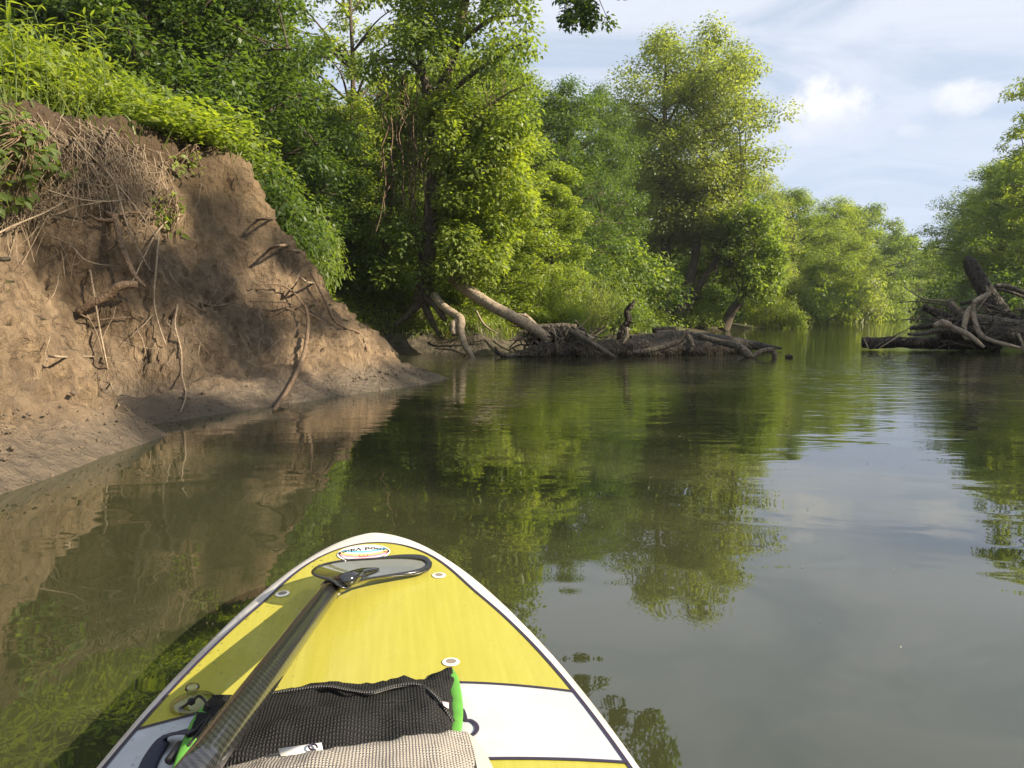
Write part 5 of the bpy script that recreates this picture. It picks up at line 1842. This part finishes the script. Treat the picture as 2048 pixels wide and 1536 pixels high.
bo = bw(1.15, -.05, float(deckz(1.15)))
bag = empty('mesh_bag', tuple(bo), 'black zipped mesh bag with bright green edging lying on the board', 'bag')
body, G = surf('body', [
    [(425, 1402, .004), (530, 1387, .004), (640, 1370, .004), (750, 1364, .004), (830, 1361, .004), (870, 1347, .004), (903, 1341, .004)],
    [(418, 1408, .022), (525, 1391, .026), (640, 1374, .028), (750, 1368, .028), (835, 1366, .028), (875, 1358, .022), (906, 1353, .012)],
    [(400, 1428, .035), (515, 1402, .046), (640, 1392, .050), (750, 1394, .046), (835, 1390, .048), (880, 1385, .036), (911, 1385, .014)],
    [(385, 1460, .040), (500, 1430, .058), (630, 1425, .060), (750, 1425, .058), (840, 1425, .052), (885, 1428, .038), (913, 1425, .014)],
    [(365, 1500, .040), (485, 1475, .060), (620, 1470, .062), (750, 1468, .058), (845, 1465, .05), (885, 1465, .036), (908, 1464, .012)],
    [(345, 1560, .030), (470, 1540, .050), (620, 1530, .050), (750, 1520, .045), (845, 1510, .04), (880, 1500, .03), (905, 1495, .008)],
    [(340, 1600, .002), (470, 1585, .002), (620, 1575, .002), (750, 1565, .002), (845, 1545, .002), (880, 1530, .002), (903, 1520, .002)]],
    M['mesh_black'], bag, bo, 6, .018, 3)


def edge_band(name, pts, wd, th, mat, parent, origin):
    q_ = smooth_path([onh(*p_) for p_ in pts], 6)
    tg = np.gradient(q_, axis=0)
    tg /= np.linalg.norm(tg, axis=1, keepdims=True)
    sd = np.cross(tg, [0, 0, 1.0])
    sd /= np.linalg.norm(sd, axis=1, keepdims=True)
    V = []
    for a in np.linspace(0, 2 * np.pi, 9)[:-1]:
        V.append(q_ + sd * math.cos(a) * wd / 2 + np.array([0, 0, 1.0]) * math.sin(a) * th / 2)
    V = np.stack(V, 1).reshape(-1, 3)
    i = np.arange(len(q_) - 1)[:, None] * 8
    k = np.arange(8)[None]
    F = np.stack([i + k, i + (k + 1) % 8, i + 8 + (k + 1) % 8, i + 8 + k], -1).reshape(-1, 4)
    return mk(name, V - origin, F, mat, parent, True)


edge_band('edging', [(897, 1341, .012), (905, 1356, .016), (911, 1385, .018), (914, 1425, .018), (910, 1462, .016), (904, 1495, .01)], .020, .006, M['trim_green'], bag, bo)
edge_band('edging', [(438, 1399, .012), (418, 1412, .022), (398, 1438, .036), (382, 1475, .042), (368, 1510, .040), (352, 1560, .03)], .020, .006, M['trim_green'], bag, bo)
edge_band('zip', [(520, 1392, .040), (580, 1382, .044), (650, 1374, .044), (700, 1382, .048), (740, 1386, .052), (790, 1373, .046), (835, 1370, .044), (868, 1390, .048), (890, 1420, .034), (905, 1443, .022)], .011, .005, M['zip_black'], bag, bo)
zq = smooth_path([onh(*p_) for p_ in [(520, 1390, .0435), (580, 1380, .0475), (650, 1372, .0475), (700, 1380, .0515), (740, 1384, .0555), (790, 1371, .0495), (835, 1368, .0475), (868, 1388, .0515), (890, 1418, .0375), (905, 1441, .0255)]], 12)
mbz = MB()
box = np.array([(x, y, z) for x in (-1, 1) for y in (-1, 1) for z in (-1, 1)], float)
boxF = np.array([(0, 1, 3, 2), (4, 6, 7, 5), (0, 4, 5, 1), (2, 3, 7, 6), (0, 2, 6, 4), (1, 5, 7, 3)])
zl = np.concatenate([[0], np.cumsum(np.linalg.norm(np.diff(zq, axis=0), axis=1))])
for dl in np.arange(0, zl[-1], .0042):
    c = np.array([np.interp(dl, zl, zq[:, j]) for j in range(3)])
    mbz.add(box * [.0012, .0035, .0012] + c, boxF)
o = mbz.build('zip_teeth', plain('zip_teeth_grey', (.045, .045, .045), .4), bag, smooth=False, origin=bo)
o['kind'] = 'stuff'
V = np.array([onh(884, 1404, .052), onh(898, 1406, .040), onh(897, 1418, .036), onh(888, 1412, .046)])
mk('care_tag', np.concatenate([V, V + [0, 0, .0012]]) - bo, np.array([[0, 1, 2, 3], [4, 7, 6, 5], [0, 4, 5, 1], [1, 5, 6, 2], [2, 6, 7, 3], [3, 7, 4, 0]]), plain('tag_pink', (.72, .50, .56), .7), bag)
edge_band('strap', [(392, 1462, .05), (365, 1463, .035), (335, 1474, .012), (312, 1502, .006), (297, 1530, .005), (285, 1570, .005)], .026, .003, M['strap_navy'], bag, bo)
for pts in ([(418, 1414, .04), (408, 1400, .026), (398, 1392, .03), (388, 1399, .03)], [(388, 1399, .03), (380, 1404, .03), (368, 1413, .012), (359, 1420, .006)], [(388, 1401, .03), (378, 1405, .026), (370, 1411, .010), (358, 1417, .006)],
            [(410, 1440, .05), (395, 1455, .05), (382, 1470, .046), (368, 1480, .03), (355, 1500, .02)], [(420, 1432, .05), (400, 1462, .055), (385, 1480, .05), (372, 1500, .04)]):
    q_ = smooth_path([onh(*p_) for p_ in pts], 6)
    MB().tube(q_, np.full(len(q_), .0022), 7).build('cord', M['cord_black'], bag, origin=bo)
mbc = MB()
kn = onh(383, 1403, .03)
for a in range(3):
    th = np.linspace(0, 6.283, 10)
    ax_ = [(1, 0, 0), (0, 1, 0), (.6, .6, .5)][a]
    e1 = np.cross(ax_, [0, .2, 1.0])
    e1 /= np.linalg.norm(e1)
    e2 = np.cross(ax_, e1)
    mbc.tube(kn + .004 * (np.cos(th)[:, None] * e1 + np.sin(th)[:, None] * e2), np.full(10, .0026), 6)
mbc.build('cord_knot', M['cord_black'], bag, origin=bo)
mbk = MB()
cl = onh(362, 1490, .035)
mbk.tube(np.stack([cl, cl + [-.004, -.03, -.006]]), [.008, .007], 10)
mbk.build('cord_lock', M['zip_black'], bag, origin=bo)

# clear suction cup the cord is hooked on
cs, ct_ = onboard(386, 1408)
cup = empty('suction_cup', tuple(bw(cs, ct_, float(deckz(cs, ct_)))), 'clear plastic suction cup stuck on the yellow deck left of the bag', 'suction cup')
m, n = material('clear_plastic')
fr = n.add('ShaderNodeFresnel', {'IOR': 1.45}).outputs[0]
finish(n, n.add('ShaderNodeMixShader', {0: n.math('ADD', fr, .06, clamp=True), 1: n.add('ShaderNodeBsdfTransparent', {'Color': (.90, .91, .88)}).outputs[0], 2: n.add('ShaderNodeBsdfGlossy', {'Roughness': .08}).outputs[0]}).outputs[0])
V, F = [], []
rr_ = [(.036, 0), (.036, .0018), (.030, .004), (.018, .009), (.010, .013), (.009, .022), (.012, .025), (.010, .030), (.002, .032)]
for r_, z in rr_:
    V += [(r_ * math.cos(a), r_ * math.sin(a), z + .003) for a in np.linspace(0, 6.2832, 25)[:-1]]
i = np.arange(len(rr_) - 1)[:, None] * 24
k = np.arange(24)[None]
mk('cup', np.array(V), np.stack([i + k, i + (k + 1) % 24, i + 24 + (k + 1) % 24, i + 24 + k], -1).reshape(-1, 4), m, cup, True)

# ------------------------------------------------------------------ beige mesh item in front of the camera
co = bw(.95, -.05, float(deckz(.95)) + .03)
cloth = empty('mesh_cloth', tuple(co), 'folded beige open-weave cloth lying over the near side of the black bag', 'cloth')
surf('fabric', [
    [(432, 1545, .05), (500, 1528, .055), (580, 1512, .058), (660, 1500, .06), (740, 1492, .06), (820, 1480, .055), (890, 1470, .05), (925, 1468, .04)],
    [(428, 1541, .078), (500, 1523, .085), (580, 1506, .09), (660, 1496, .088), (740, 1489, .085), (820, 1476, .080), (890, 1466, .072), (934, 1466, .058)],
    [(420, 1560, .10), (500, 1545, .105), (580, 1532, .112), (660, 1524, .11), (740, 1516, .10), (820, 1504, .095), (890, 1492, .085), (945, 1490, .066)],
    [(410, 1620, .11), (500, 1610, .115), (580, 1600, .12), (660, 1590, .115), (740, 1580, .11), (820, 1570, .105), (890, 1560, .095), (958, 1545, .075)],
    [(400, 1700, .10), (500, 1700, .11), (580, 1690, .115), (660, 1680, .11), (740, 1670, .105), (820, 1660, .1), (890, 1650, .09), (970, 1640, .075)]],
    M['mesh_beige'], cloth, co, 6, .010, 5)
surf('lining', [
    [(934, 1468, .057), (941, 1470, .052), (950, 1478, .040)],
    [(944, 1491, .066), (956, 1492, .050), (966, 1498, .022)],
    [(956, 1545, .074), (975, 1545, .045), (990, 1545, .006)],
    [(968, 1640, .074), (990, 1640, .045), (1010, 1640, .006)]],
    plain('lining_olive', (.36, .36, .28), .8, vary=.15), cloth, co, 6, .003, 6)
tagV = np.array([onh(556, 1497, .094), onh(643, 1485, .094), onh(646, 1502, .088), onh(562, 1512, .090)])
tg_ = mk('size_tag', np.concatenate([tagV, tagV - [0, 0, .0015]]) - co, np.array([[0, 3, 2, 1], [4, 5, 6, 7], [0, 1, 5, 4], [1, 2, 6, 5], [2, 3, 7, 6], [3, 0, 4, 7]]), plain('tag_white', (.74, .72, .68), .7, vary=.1), cloth)
th = np.linspace(-.5, 5.2, 18)
c0 = onh(626, 1494, .0945)
ex = tagV[1] - tagV[0]
ex /= np.linalg.norm(ex)
ey = tagV[0] - tagV[3]
ey /= np.linalg.norm(ey)
q_ = c0 + .0052 * (np.cos(th)[:, None] * ex + np.sin(th)[:, None] * ey * .9)
MB().tube(q_, np.full(18, .0014), 5).build('tag_print', M['navy'], tg_, origin=co)
